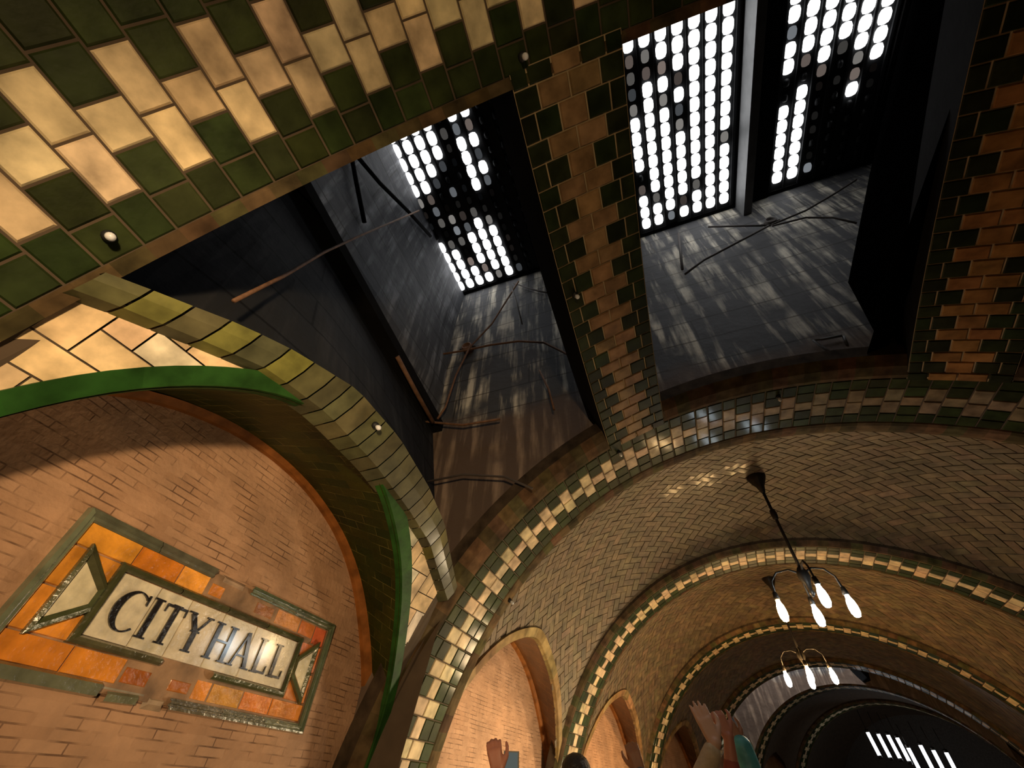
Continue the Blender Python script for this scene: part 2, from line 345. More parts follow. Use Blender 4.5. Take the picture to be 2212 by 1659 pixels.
def arch(name, c, phase, label, nose=.17, half=H, r=RR, cream=CREAM, green=GREEN, deep=0):  # last argument darkens the cream bricks from just left of the crown rightwards
    mb = MB(); arc = r*math.pi/180
    F = lambda u, v, h: LP(c+u, v/arc, r-h)
    rows_layout(mb, F, -90*arc, 90*arc, phase*arc, PER*arc, half, 1.95*arc, 0, (1, 1), (cream, green), tone=(lambda v: 1-deep*max(0, min(1, (v/arc+25)/30))) if deep else None)
    N = 91; A = [-90+180*i/(N-1) for i in range(N)]
    mb.grid([[LP(c-half, a, r+.001), LP(c+half, a, r+.001)] for a in A], 0)
    # rounded nosing on both arrises, then the vertical faces
    for sg in (-1, 1):
        prof = [(half, 0), (half+.012, -.008), (half+.05, -.012), (half+.05+nose*.5, .004), (half+.05+nose, .05), (half+.05+nose, .16), (half, .2)]
        for i in range(0, N-1):
            cc = jit((.10, .062, .03) if i % 3 else (.075, .06, .025), .3)
            for (u0, d0), (u1, d1) in zip(prof[:-1], prof[1:]):
                mb.face([LP(c+sg*u0, A[i], r+d0), LP(c+sg*u0, A[i+1], r+d0), LP(c+sg*u1, A[i+1], r+d1), LP(c+sg*u1, A[i], r+d1)], 2, cc if d1 < .15 else (.055, .038, .024))
    for sg in (-1, 1):           # straight legs to the floor
        x0, x1 = CX+sg*r, CX+sg*(r+.4)
        mb.box(min(x0, x1), max(x0, x1), c-half, c+half, -1.6, CZ, 1, OLIVE, L)
    return struct(mb, name, [M_MORT, M_TILE, M_EDGE], label, 'arch')
C1, C2, C3, C4, C5, C6, C7 = -.208, 3.58, 7.40, 11.55, 15.5, 19.3, 23.1
arch('trim_1', C1, -51.0, 'nearest transverse arch with large cream and green glazed bricks, top left', 0.0)
arch('trim_2', C2, -72.3, 'second transverse arch, checkered cream and dark green, curving above the tiled vault', .2, deep=.66)
arch('trim_3', C3, -72.3, 'third transverse arch with small cream chain pattern, above the first lamp', .06)
arch('trim_4', C4, -71.0, 'fourth transverse arch, dim, framing the far lights', .06)
arch('trim_5', C5, -72.0, 'fifth transverse arch far along the platform, grey in daylight', .06)
arch('trim_6', C6, -72.0, 'sixth transverse arch at the far skylight', .06)
arch('trim_7', C7, -72.0, 'seventh and farthest transverse arch', .06)
arch('trim_8', -3.99, -72.0, 'transverse arch behind the viewer', .06)
def rib(name, pc, s0, s1, label, skew=0.0, s_ref=1.6, cream=CREAM, green=GREEN):
    mb = MB(); arc = RR*math.pi/180; half = .29
    F = lambda u, v, h: LP(v, pc+(skew*(v-s_ref)+u)/arc, RR-.01-h)
    rows_layout(mb, F, s0, s1, s0+.14, .25, half, .115, 0, (1, 1), (cream, (.02, .028, .010)), .006, .165, .075)
    n = 24; S = [s0+(s1-s0)*i/n for i in range(n+1)]
    FF = lambda u, v, d: LP(v, pc+(skew*(v-s_ref)+u)/arc, RR-.01+d)
    mb.grid([[FF(-half+2*half*k/8, s, .003) for k in range(9)] for s in S], 0)
    for sg in (-1, 1): mb.grid([[FF(sg*half, s, 0), FF(sg*half, s, .35)] for s in S], 2, OLIVE)
    mb.grid([[FF(-half, s, .35), FF(half, s, .35)] for s in S], 2, OLIVE)
    return struct(mb, name, [M_PALEMORT, M_TILE, M_BLACK], label, 'ceiling rib')
RIBC = (.29, .175, .085)
rib('trim_9', -19.2, .1, 3.28, 'toothed brick rib between the two skylight wells, cream crosses on green', 0, cream=RIBC)
rib('trim_10', 19.2, .1, 3.28, 'dark brick rib at the right edge with toothed tan crosses', .12, cream=(.34, .17, .06))

# ------------------------------------------------------------------ herringbone vaults
def herring(mb, F, u0, u1, v0, v1, w, keep, col, h=.008, cells=None, ja=.22, turn=45):
    """2:1 herringbone at 45 degrees over the (u, v) rectangle; F(u, v, h)"""
    ca, sa = math.cos(rad(turn)), math.sin(rad(turn)); T = lambda p, q: (um+(p*ca-q*sa)*w, vm+(p*sa+q*ca)*w); n = int(max(u1-u0, v1-v0)/w*1.5)+4
    um, vm = (u0+u1)/2, (v0+v1)/2
    for i in range(-n, n):
        for j in range(-n, n):
            d = (i-j) % 4
            if d == 0: a, b = (i, i+2), (j, j+1)
            elif d == 3: a, b = (i, i+1), (j, j+2)
            else: continue
            G = lambda p, q, hh: F(*T(p, q), hh)
            pc, qc = sum(a)/2, sum(b)/2; uc, vc = T(pc, qc)
            if not (u0 <= uc <= u1 and v0 <= vc <= v1): continue
            cc = jit(col(uc, vc) if callable(col) else col, ja)
            if cells is None:
                if not keep(uc, vc): continue
                mb.brick(G, a[0], a[1], b[0], b[1], h+random.uniform(-.003, .003), 1, cc, .022, .035)
            else:
                na, nb = cells*(a[1]-a[0]), cells*(b[1]-b[0]); g = .03
                A0, A1, B0, B1 = a[0]+g, a[1]-g, b[0]+g, b[1]-g
                for k in range(na):
                    for l in range(nb):
                        p0, p1 = A0+(A1-A0)*k/na, A0+(A1-A0)*(k+1)/na; q0, q1 = B0+(B1-B0)*l/nb, B0+(B1-B0)*(l+1)/nb
                        pm, qm = (p0+p1)/2, (q0+q1)/2
                        if keep(*T(pm, qm)):
                            mb.face([G(p0, q0, h), G(p1, q0, h), G(p1, q1, h), G(p0, q1, h)], 1, cc)
def lunette(sc, sofmat, band, band_w, nm, lab, bandr, s0, s1, bay=None):
    """splayed soffit between the vault edge and the wall, and the tile band along its edge"""
    fu, fz = (fuA, fzA) if nm[0] == 'trim_11' else (globals()['fu'], globals()['fz'])
    sh = 0 if nm[0] == 'trim_11' else -.14
    def br(u, z):
        r = bandr
        if bay in RV:
            for _ in range(5): r = RV[bay](sc+u, phi_of_z(z, r))-.022
        return r
    fu = [u+sh*max(0, 1-(u/1.57)**2) for u in fu]
    mb = MB(); P = []; U = []; acc = 0; last = None
    for k in range(len(fu)):
        f = Vector((xbar(fz[k], br(fu[k], fz[k])), sc+fu[k], fz[k])); b = Vector((XW, sc+bu[k], bz[k]))
        if last is not None: acc += (b-last).length
        last = b; P.append([L(*(f+(b-f)*t)) for t in (0, .33, .66, 1)])
        d = (b-f).length; U.append([(acc, d*t) for t in (0, .33, .66, 1)])
    for i in range(len(P)-1):
        for j in range(3): mb.face([P[i][j], P[i+1][j], P[i+1][j+1], P[i][j+1]], 0, uv=[(U[a][b][1], U[a][b][0]) for a, b in ((i, j), (i+1, j), (i+1, j+1), (i, j+1))])
    # brown bullnose where the soffit meets the brick
    for i in range(len(bu)-1):
        q = []
        for k in (i, i+1):
            q.append((L(XW+.07, sc+bu[k]*.975, bz[k]-.012), L(XW+.03, sc+bu[k]*.955, bz[k]-.04), L(XW-.01, sc+bu[k]*.955, bz[k]-.045)))
        for j in (0, 1): mb.face([q[0][j], q[1][j], q[1][j+1], q[0][j+1]], 1, (.24, .085, .02))
    struct(mb, nm[0], [sofmat, M_TILE], lab[0], 'arch soffit')
    mb = MB(); pts = []
    for k in range(len(fu)):
        if fz[k] < .02: continue
        kk = (max(k-1, 0), min(k+1, len(fu)-1))
        t = Vector((fu[kk[1]]-fu[kk[0]], fz[kk[1]]-fz[kk[0]])).normalized(); n = Vector((-t.y, t.x))
        pts.append((fu[k], fz[k], n))
    step = 4
    for i in range(0, len(pts)-1, step):
        cc = jit(band, .28)
        for k in range(i, min(i+step, len(pts)-1)):
            q = []
            for (u, z, n) in (pts[k], pts[k+1]):
                for d, dr in ((0, .03), (.004, -.012), (band_w-.006, -.012), (band_w, .03)):
                    zz = z+n.y*d; q.append(L(xbar(zz, br(u, zz)+dr), sc+u+n.x*d, zz))
            for j in range(3): mb.face([q[j], q[4+j], q[5+j], q[j+1]], 0, cc)
    struct(mb, nm[1], M_TILE, lab[1], 'tile band')
RV = {}
def vault_bay(n, s0, s1, rise, label, lun=True, tiles=True):
    mid = (s0+s1)/2
    def rv(s, ph):
        t = max(0, min(1, (s-s0)/(s1-s0))); w = max(0, min(1, (78-abs(ph))/55)); w = w*w*(3-2*w)
        return RR+.05+rise*4*t*(1-t)*w
    RV[n] = rv
    def inside(s, ph, m=0.0):
        if not lun or ph > -20: return True
        z = CZ+rv(s, ph)*math.cos(rad(ph)); u = s-mid; u += .14*max(0, 1-(u/1.57)**2); return z > zedge(u)+m or abs(s-mid) > 1.6
    mb = MB(); ns, na = 60, 300
    for i in range(ns):
        for j in range(na):
            a, b = s0+(s1-s0)*i/ns, s0+(s1-s0)*(i+1)/ns; p, q = -90+180*j/na, -90+180*(j+1)/na
            if inside((a+b)/2, (p+q)/2, .012): mb.face([LP(a, p, rv(a, p)), LP(b, p, rv(b, p)), LP(b, q, rv(b, q)), LP(a, q, rv(a, q))], 0)
    if tiles:
        arc = 3.6*math.pi/180
        F = lambda u, v, h: LP(u, v/arc, rv(u, v/arc)-h)
        herring(mb, F, s0-.05, s1+.05, -86*arc, 86*arc, .098, lambda u, v: inside(u, v/arc, .075), BUFF, .01)
    struct(mb, 'ceiling' if n == 'B' else 'ceiling_'+{'Z': 'rear', 'C': 'middle', 'D': 'dim', 'F': 'far', 'G': 'farthest'}[n], [M_MORT, M_HERR], label, 'vault')
vault_bay('B', C2+.3, C3-.3, .30, 'herringbone tiled vault with the hanging lamp of mixed warm and cool bulbs')
vault_bay('C', C3+.3, C4-.3, .30, 'brown tiled vault of the second lamp')
vault_bay('D', C4+.3, C5-.3, .25, 'dark unlit brown vault before the far skylight')
vault_bay('F', C6+.3, C7-.3, .25, 'dark vault beyond the far skylight', True, False)
vault_bay('G', C7+.3, 27.0, .25, 'farthest dark vault', False, False)
vault_bay('Z', -3.7, C1-.3, .25, 'tiled vault behind the viewer', True, False)
GB = (.022, .078, .014)
lunette(1.58, M_SOFG, GB, .085, ('trim_11', 'trim_12'), ('dark green tiled soffit arching over the station name plaque', 'bright green glazed tile band around the plaque lunette'), RR, .1, 3.2)
SEP = (.27, .17, .075)
lunette((C2+C3)/2, M_SOFB, SEP, .10, ('trim_13', 'trim_14'), ('amber soffit of the second lunette along the left wall', 'tan tile band around the second lunette'), RR+.04, C2, C3, 'B')
lunette((C3+C4)/2, M_SOFB, SEP, .10, ('trim_15', 'trim_16'), ('amber soffit of the third lunette along the left wall', 'tan tile band around the third lunette'), RR+.04, C3, C4, 'C')
lunette((C4+C5)/2, M_SOFB, SEP, .10, ('trim_17', 'trim_18'), ('dark soffit of the fourth lunette along the left wall', 'dim tile band around the fourth lunette'), RR+.04, C4, C5, 'D')

# ------------------------------------------------------------------ skylight bays
RS = [0.0, .21, .51, .735, 1.1, 1.55, 2.04, 2.45, 2.9, 3.3]
RI = [1.03, 1.12, 1.225, 1.295, 1.335, 1.335, 1.30, 1.25, 1.12, 1.0]
RO = [1.12, 1.215, 1.34, 1.41, 1.49, 1.498, 1.455, 1.385, 1.235, 1.1]
rin = lambda s: lerp(s, RS, RI)
rout = lambda s: lerp(s, RS, RO)
def skylight_bay(o, tr, names, full):
    """o shifts the bay along the platform; its own s runs 0.1 to 3.2"""
    F0 = lambda x, s, z: L(x, s+o, z)
    # spandrels between lunette band and ring
    mb = MB()
    for i in range(66):
        a, b = -.12+i*.05, -.07+i*.05
        za, zb = max(zedge(a-1.58, full), -1.5), max(zedge(b-1.58, full), -1.5)
        if rin(a) > za or rin(b) > zb:
            mb.face([F0(xbar(za, RR+.03), a, za), F0(xbar(zb, RR+.03), b, zb), F0(xbar(rin(b)+.04, RR+.03), b, rin(b)+.04), F0(xbar(rin(a)+.04, RR+.03), a, rin(a)+.04)], 0)
    arc = RR*math.pi/180
    G = lambda u, v, h: LP(u+o, v/arc, RR+.025-h)
    def keep(u, v):
        z = CZ+RR*math.cos(rad(v/arc)); return zedge(u-1.58, full)+.05 < z < rin(u)+.05 and -.1 < u < 2.97 and z > .72
    herring(mb, G, -.2, 3.3, -88*arc, -45*arc, .112, keep, lambda u, v: (.80, .60, .36) if random.random() > .25 else (.78, .70, .55), .014, 8, .12, 4)
    struct(mb, names['spandrel'], [M_MORT, M_TILE], names['spandrel_l'], 'spandrel')
    # tile ring edging the opening
    mb = MB(); s = .125; k = 0
    while s < 3.0:
        e = s+random.choice((.10, .115, .125)); pal = random.random()
        cc = jit((.17, .165, .045) if pal < .16 else (.125, .12, .055) if pal < .6 else (.08, .078, .04), .2)
        q = []
        for t in (s+.004, e-.004):
            zi, zo = rin(t), rout(t)
            q.append([F0(xbar(zi, RR+.05), t, zi-.004), F0(xbar(zi, RR-.045), t, zi+.004), F0(xbar((zi+zo)/2, RR-.055), t, (zi+zo)/2), F0(xbar(zo, RR-.04), t, zo-.008), F0(xbar(zo, RR+.03), t, zo+.01), F0(xbar(zo, RR+.25), t, zo+.02)])
        for j in range(5): mb.face([q[0][j], q[1][j], q[1][j+1], q[0][j+1]], 0, cc)
        s = e; k += 1
    struct(mb, names['ring'], M_RING, names['ring_l'], 'tile band')
    # left shaft: sooty haunch from the ring to the beam, then the concrete wall
    zl = lambda s: 3.42-.14*s
    mb = MB(); P = []; U = []
    for i in range(33):
        s = .05+i*.1; zo = rout(s); a = Vector((xbar(zo, RR+.12), s, zo-.01)); b = Vector((-2.15, s, zl(s)))
        P.append([F0(*(a+(b-a)*t)) for t in (0, .25, .5, .75, 1)]); U.append([(s, a.z+(b.z-a.z)*t) for t in (0, .25, .5, .75, 1)])
    mb.grid(P, 0, uv=U)
    struct(mb, names['haunch'], M_SOOT, names['haunch_l'], 'wall')
    mb = MB(); mb.box(-2.2, -2.02, .05, 3.15, 3.02, 3.14, 0, F=lambda x, s, z: F0(x, s, z+.36-.14*s))
    struct(mb, names['beam'], M_BLACK, names['beam_l'], 'beam')
    mb = MB()
    for (x, za, zb) in ((-2.15, 3.2, 6.3),):
        P = [[F0(x+.03*math.sin(z*2.3)*(z > 3.4), .05+i*.31, z) for z in [za+(zb-za)*j/8 for j in range(9)]] for i in range(11)]
        U = [[(.05+i*.31, za+(zb-za)*j/8) for j in range(9)] for i in range(11)]
        mb.grid(P, 0, uv=U)
    struct(mb, names['shaft'], M_CONCL, names['shaft_l'], 'wall')
    # end walls
    for key, s, mat in (('end', 3.12, M_CONC), ('near', .12, M_SOOT)):
        mb = MB(); X = [-2.3+i*.1 for i in range(66)]
        for a, b in zip(X[:-1], X[1:]):
            zz = lambda x: CZ+math.sqrt(max(.05, (RR+.03)**2-(x-CX)**2))
            for j in range(10):
                f = lambda x, t: (zz(x)+(6.3-zz(x))*t)
                q = [(a, f(a, j/10)), (b, f(b, j/10)), (b, f(b, (j+1)/10)), (a, f(a, (j+1)/10))]
                mb.face([F0(x, s, z) for x, z in q], 0, uv=q)
        struct(mb, names[key], mat, names[key+'_l'], 'wall')
    # right side of the well: shade painted near-black, lit top strip paler grey
    mb = MB(); pr = [(2.02, 2.62), (2.2, 2.66), (2.45, 3.7), (3.70, 5.70), (3.72, 5.72)]
    P = [[F0(x, .1+i*.31, z) for x, z in pr] for i in range(11)]
    mb.grid(P, 0); mb.grid([[F0(x, .1+i*.31, z) for x, z in ((3.72, 5.72), (3.92, 6.02), (3.95, 6.3))] for i in range(11)], 1); struct(mb, names['dark'], [M_SHADE if full else M_SOOT, M_CONCL], names['dark_l'], 'wall')
    # vault lights in iron panels at street level
    ZG = 6.0
    panels = names['panels']
    mb = MB(); xs = sorted([-2.3, 4.2]+[v for p in panels for v in p['x']]); y0 = .08; y1 = 3.14
    for a, b in zip(xs[:-1], xs[1:]):
        if any(abs(a-p['x'][0]) < 1e-6 for p in panels):
            p = [p for p in panels if abs(a-p['x'][0]) < 1e-6][0]
            mb.box(a, b, y0, p['y'][0], ZG, ZG+.25, 0, F=F0); mb.box(a, b, p['y'][1], y1, ZG, ZG+.25, 0, F=F0)
        else: mb.box(a, b, y0, y1, ZG-.02, ZG+.25, 0, F=F0)
    struct(mb, names['slab'], M_BLACK, names['slab_l'], 'ceiling')
    for p in panels:
        root = tag(empty(p['name'], F0((p['x'][0]+p['x'][1])/2, (p['y'][0]+p['y'][1])/2, ZG)), p['label'], 'window', None, 'structure')
        fr = MB(); fr.box(p['x'][0], p['x'][1], p['y'][0], p['y'][1], ZG+.03, ZG+.10, 0, F=F0)
        for i in range(len(p['cols'])+1):       # cast ribs between the lenses
            x = p['cols'][0]-.09+i*.18 if i < len(p['cols']) else p['cols'][-1]+.09
            fr.box(x-.014, x+.014, p['y'][0], p['y'][1], ZG+.005, ZG+.04, 0, F=F0)
        part(fr, 'frame', M_IRON, root)
        ln = MB(); idle = MB()
        for i, x in enumerate(p['cols']):
            for j in range(p['rows']):
                y = p['ystart']-.18*j; ch = p['pat'][i][j] if j < len(p['pat'][i]) else 'b'
                e = {'b': random.uniform(.85, 1.1), 'd': random.uniform(.10, .25), 't': random.uniform(.02, .06), '.': 0}[ch]
                tint = (1, 1, 1) if ch == 'b' else random.choice(((1, .95, .88), (.85, .92, 1), (1, .8, .7)))
                rx, ry = (.060, .085) if ch == 'b' else (.045, .068) if ch == 'd' else (.03, .05)
                tgt = ln if e > 0 else idle; n = 14; R = []
                for rr, dz in ((1, .03), (1, -.0), (.86, -.022), (.5, -.034), (0.02, -.038)):
                    ring = []
                    for k in range(n+1):
                        t = 2*math.pi*k/n; ct, st = math.cos(t), math.sin(t); sq = (abs(ct)**3.2+abs(st)**3.2)**(-1/3.2)
                        ring.append(F0(x+rx*rr*ct*sq, y+ry*rr*st*sq, ZG+.02+dz))
                    R.append(ring)
                tgt.grid(R, 0, tuple(v*e for v in tint))
        part(ln, 'lit_lenses', M_LENS if full else M_LENSF, root, True)
        if idle.f: part(idle, 'dark_lenses', M_IRON, root, True)
bb = 'bbbbbbbbbbbbbbb'
PL = dict(name='window_1', x=(-2.22, -.45), y=(.3, 3.06), ystart=2.95, rows=14, cols=[-2.12+.177*i for i in range(7)]+[-.882, -.705, -.59],
          label='left skylight panel of round glass lenses, half of them dark',
          pat=['bbbbb.ttdbbbbb', 'bbbbdtdddbbbbb', 'bbdtdddt.dbbbb', 'bdbbbddtd.dbbb', 'dbbbbbdtt.ttdt', 'bbbbbdttbbbbdb', 'dttttt.tdbdbdb', '..............', '..............', 'b.dt.tddtddttd'])
PL['pat'][9] = 'd.t..tdd.t.dt.'
PM = dict(name='window_2', x=(.84, 2.2), y=(.3, 3.06), ystart=2.92, rows=15, cols=[.98+.18*i for i in range(7)],
          label='bright middle skylight panel, seven columns of lit glass lenses',
          pat=['bbbd.bbbbddddbb', 'bbdbbbbbbbbddbb', 'dbbbbbbbbdbdbbb', 'bdbbbbbddbdbbbb', 'bbdbbbbbbbbbbbb', 'bbbbbbbbbbbbbbb', 'bbbbbdbbbbbbbbb'])
PR = dict(name='window_3', x=(2.62, 3.8), y=(.3, 3.06), ystart=2.87, rows=15, cols=[2.74+.186*i for i in range(6)],
          label='right skylight panel with a broken stair-shaped patch of lit lenses',
          pat=['bbbbbb..bbdbbbb', 'bbbbbbb.dbbbbbb', 'dt.tt.tdbbbbbbb', '......t.dbbbbbb', '.....bddbbbbbbb', '.....ttbbbbbbbb'])
skylight_bay(0, 0, dict(spandrel='wall_spandrel', spandrel_l='cream diagonal tiles in the corners above the plaque lunette',
    ring='trim_19', ring_l='olive glazed tile ring edging the skylight opening over the plaque', haunch='wall_haunch', haunch_l='sooty black slope behind the olive tile ring',
    beam='trim_20', beam_l='black steel beam along the foot of the left skylight shaft', shaft='wall_shaft', shaft_l='grey streaked left wall of the skylight shaft',
    end='wall_end', end_l='streaked grey wall below the skylights with pale lime runs', near='wall_near', near_l='dark shaft wall above the nearest arch',
    dark='wall_shade', dark_l='sloping side of the right skylight well, its shade painted black', slab='ceiling_slab', slab_l='dark iron frame plate between the skylight panels', panels=[PL, PM, PR]), True)
mb = MB(); mb.box(2.2, 2.30, .1, 3.12, 5.68, 5.985, 0, F=L)
struct(mb, 'trim_21', M_PAINT, 'pale grey beam between the middle and right skylight panels', 'beam')
PF = dict(name='window_4', x=(-1.9, 3.8), y=(.3, 3.06), ystart=2.95, rows=14, cols=[-1.8+.18*i for i in range(31)], label='far skylight panel at the distant bay', pat=[bb]*31)
skylight_bay(C5-C1, 1, dict(spandrel='wall_spandrel_far', spandrel_l='pale tiles beside the far lunette', ring='trim_22', ring_l='tile ring of the far skylight bay',
    haunch='wall_haunch_far', haunch_l='dark slope of the far skylight bay', beam='trim_23', beam_l='beam in the far skylight shaft', shaft='wall_shaft_far', shaft_l='left wall of the far skylight shaft',
    end='wall_end_far', end_l='grey end wall of the far skylight bay', near='wall_near_far', near_l='near wall of the far skylight shaft', dark='wall_soot_far', dark_l='right side of the far skylight well',
    slab='ceiling_slab_far', slab_l='dark plate around the far skylight', panels=[PF]), False)
lunette(1.58+C5-C1, M_SOFB, SEP, .10, ('trim_24', 'trim_25'), ('soffit of the far daylit lunette', 'tile band around the far daylit lunette'), RR+.04, C5, C6)
#@@THINGS
# ------------------------------------------------------------------ hanging lamps
def lamp(x, s, zb, zc, bulbs, label, group='hanging lamps under the vaults'):
    """bulbs: list of (dx, ds, dz, material)"""
    top = L(x, s, zc)
    root = tag(empty('hanging_lamp', top), label, 'lamp', group)
    mb = MB(); mb.lathe([(.0, .03), (.10, .03), (.115, -.02), (.085, -.09), (.05, -.15), (.026, -.24), (.0, -.25)], top, n=20)
    part(mb, 'canopy', M_BRONZE, root, True)
    hub = L(x, s, zb+.34)
    mb = MB(); mb.tube([top+Vector((0, 0, -.2)), L(x, s, (zb+zc)/2+.1), hub], .017, 10); mb.lathe([(.0, .1), (.03, .08), (.036, .03), (.03, -.03), (0, -.05)], L(x, s, (zb+zc)/2+.22), n=12)
    part(mb, 'rod', M_BRONZE, root, True)
    mb = MB(); mb.lathe([(0, .09), (.03, .07), (.055, .02), (.06, -.03), (.035, -.09), (.018, -.16), (.03, -.19), (.0, -.23)], hub, n=16)
    part(mb, 'hub', M_BRONZE, root, True)
    for dx, ds, dz, m, nm in bulbs:
        e = L(x+dx, s+ds, zb+dz+.16); h = hub
        d = Vector((e.x-h.x, e.y-h.y, 0))
        mb = MB(); mb.tube([h, h+d*.35+Vector((0, 0, .07)), h+d*.72+Vector((0, 0, .06)), h+d*.95+Vector((0, 0, -.02)), e+Vector((0, 0, .03))], [.012, .011, .01, .01, .012], 8)
        arm = part(mb, 'arm', M_BRONZE, root, True)
        mb = MB(); mb.lathe([(0, .05), (.02, .05), (.026, .02), (.03, -.02), (.02, -.025), (0, -.025)], e, n=12); part(mb, 'socket', M_BRONZE, arm, True)
        mb = MB(); mb.lathe([(.0, -.02), (.018, -.025), (.022, -.05), (.036, -.09), (.043, -.14), (.04, -.19), (.026, -.225), (.0, -.236)], e, n=16)
        o = part(mb, 'bulb', m, arm, True); o['label'] = nm
lamp(1.35, 5.50, 1.42, 2.99, [(-.33, .05, 0, E_BW, 'amber lit bulb'), (.02, -.32, 0, E_BC, 'cool white lit bulb'), (.02, .36, 0, E_BC, 'cool white lit bulb'), (.31, .12, 0, E_BC, 'cool white lit bulb')],
     'hanging lamp with one amber and three cool white bulbs on a long dark rod')
lamp(1.33, 9.50, 1.44, 2.99, [(-.32, .0, 0, E_C, 'warm lit bulb'), (.0, -.3, 0, E_C, 'warm lit bulb'), (.0, .3, 0, E_C, 'warm lit bulb'), (.32, .0, 0, E_C, 'warm lit bulb')],
     'far hanging lamp with a tight row of warm yellow bulbs, below the mixed lamp')
lamp(.9, -2.05, 1.35, 2.9, [(-.32, .0, 0, E_NEAR, 'warm lit bulb'), (.0, -.3, 0, E_NEAR, 'warm lit bulb'), (.0, .3, 0, E_NEAR, 'warm lit bulb'), (.32, .0, 0, E_NEAR, 'warm lit bulb')],
     'warm hanging lamp behind the viewer under the rear vault')
# lamps added for warm light, unseen below the frame or behind the viewer
def added_flood(x, sp, z, aim, energy, col, label, spread=150, spot=None):
    FP = L(x, sp, z); FD = Vector(aim).normalized()
    root = tag(empty('added_flood_lamp', Vector((FP.x, FP.y, 0))), label, 'added_flood')
    fa = FD.cross(Vector((0, 0, 1))).normalized(); fb = fa.cross(FD)
    W = lambda a, b, c: FP+fa*a+fb*b+FD*c
    mb = MB(); mb.box(-.19, .19, -.13, .13, -.10, .0, 0, F=W); part(mb, 'housing', M_BRONZE, root)
    mb = MB(); mb.face([W(-.17, -.11, .006), W(.17, -.11, .006), W(.17, .11, .006), W(-.17, .11, .006)], 0); part(mb, 'glass', emit('floodlight glass', col, 4), root)
    ld = bpy.data.lights.new('added_flood', 'AREA'); ld.shape = 'RECTANGLE'; ld.size = .34; ld.size_y = .22; ld.energy = energy; ld.color = col; ld.spread = rad(spread)
    lo = bpy.data.objects.new('light', ld); COL.objects.link(lo); m = Matrix.Translation(W(0, 0, .02)) @ FD.to_track_quat('-Z', 'Y').to_matrix().to_4x4()
    lo.parent = root; lo.matrix_world = m; lo.matrix_parent_inverse = Matrix.Translation(-root.location)
    lo.matrix_basis = m
    if spot:
        sd = bpy.data.lights.new('added_flood_beam', 'SPOT'); sd.energy = spot[0]; sd.color = col; sd.spot_size = rad(66); sd.spot_blend = 1; sd.shadow_soft_size = .08
        so = bpy.data.objects.new('added_beam', sd); COL.objects.link(so); so.parent = root; so.matrix_parent_inverse = Matrix.Translation(-root.location)
        so.matrix_basis = Matrix.Translation(W(0, 0, .03)) @ (spot[1]-W(0, 0, .03)).to_track_quat('-Z', 'Y').to_matrix().to_4x4()
    mb = MB(); mb.tube([Vector((FP.x, FP.y, min(.75, FP.z-.3))), Vector((FP.x, FP.y, FP.z-.14))], .018, 10); part(mb, 'pole', M_BRONZE, root)
    for k in range(3):
        a = 2*math.pi*k/3+.4; mb = MB(); mb.tube([Vector((FP.x, FP.y, min(.85, FP.z-.2))), Vector((FP.x+.4*math.cos(a), FP.y+.4*math.sin(a), .012))], .012, 8); part(mb, 'leg', M_BRONZE, root)
added_flood(.5, -1.5, .25, (-.80, .52, .22), FLOOD, FLOODC, 'added unseen lamp on a tripod behind the viewer, turned to the name plaque', 150, (SPOT, L(-2.28, 2.6, 1.45)))
added_flood(.1, 5.7, -.75, (-.95, -.12, .42), FLOOD_B, FLOODB, 'added unseen lamp on the platform below the mixed lamp, turned to the left wall')
added_flood(.3, 9.6, -.75, (-.95, -.12, .42), FLOOD_C, FLOODC, 'added unseen lamp on the platform below the warm far lamp, turned to the left wall')

# ------------------------------------------------------------------ station name plaque
KS = XW/-2.5
PQ = lambda y, z, h: L(XW+h, y*KS, z*KS)
plq = tag(empty('station_plaque', PQ(1.93, .585, 0)), 'large orange faience plaque lettered CITY HALL on the brick lunette wall', 'sign')
GRM = (.13, .135, .085)
def strip(mb, path, prof, col, mat=0, seg=None):
    """moulding along a (y, z) path; prof = [(offset to the left of travel, height)]"""
    n = len(path)
    def off(i, d):
        a = Vector(path[i]); t0 = (a-Vector(path[i-1])).normalized() if i else (Vector(path[1])-a).normalized()
        t1 = (Vector(path[i+1])-a).normalized() if i < n-1 else t0
        m = (t0+t1).normalized(); nn = Vector((-m.y, m.x)); return a+nn*(d/max(.3, m.dot(t1)))
    for i in range(n-1):
        k = seg or max(1, int((Vector(path[i+1])-Vector(path[i])).length/.33)); 
        for q in range(k):
            cc = jit(col, .3); g = .004
            for (d0, h0), (d1, h1) in zip(prof[:-1], prof[1:]):
                A0, A1, B0, B1 = off(i, d0), off(i+1, d0), off(i, d1), off(i+1, d1)
                t0, t1 = q/k+(g if q else 0), (q+1)/k
                f = lambda P, Q, t, h: PQ(*(P+(Q-P)*t), h)
                mb.face([f(A0, A1, t0, h0), f(A0, A1, t1, h0), f(B0, B1, t1, h1), f(B0, B1, t0, h1)], mat, cc)
mold = [(0, 0), (.004, .035), (.014, .038), (.018, .024), (.026, .024), (.029, .034), (.038, .034), (.042, .02), (.05, .02)]
mb = MB()
strip(mb, [(1.03, .262), (1.50, .262)], [(a, h) for a, h in mold[:2]]+[(.045, .036), (.055, .02)], GRM)
strip(mb, [(1.55, .252), (1.70, .258)], [(0, 0), (.004, .02), (.03, .022), (.04, .012)], (.16, .17, .12))
strip(mb, [(1.86, .262), (2.88, .262), (2.88, .91), (2.03, .91)], mold, GRM)
strip(mb, [(1.735, .905), (.979, .905), (.979, .262), (1.03, .262)], [(0, 0), (.004, .036), (.022, .04), (.032, .028), (.044, .028), (.052, .018)], GRM)
part(mb, 'border_moulding', M_PLAQ, plq)
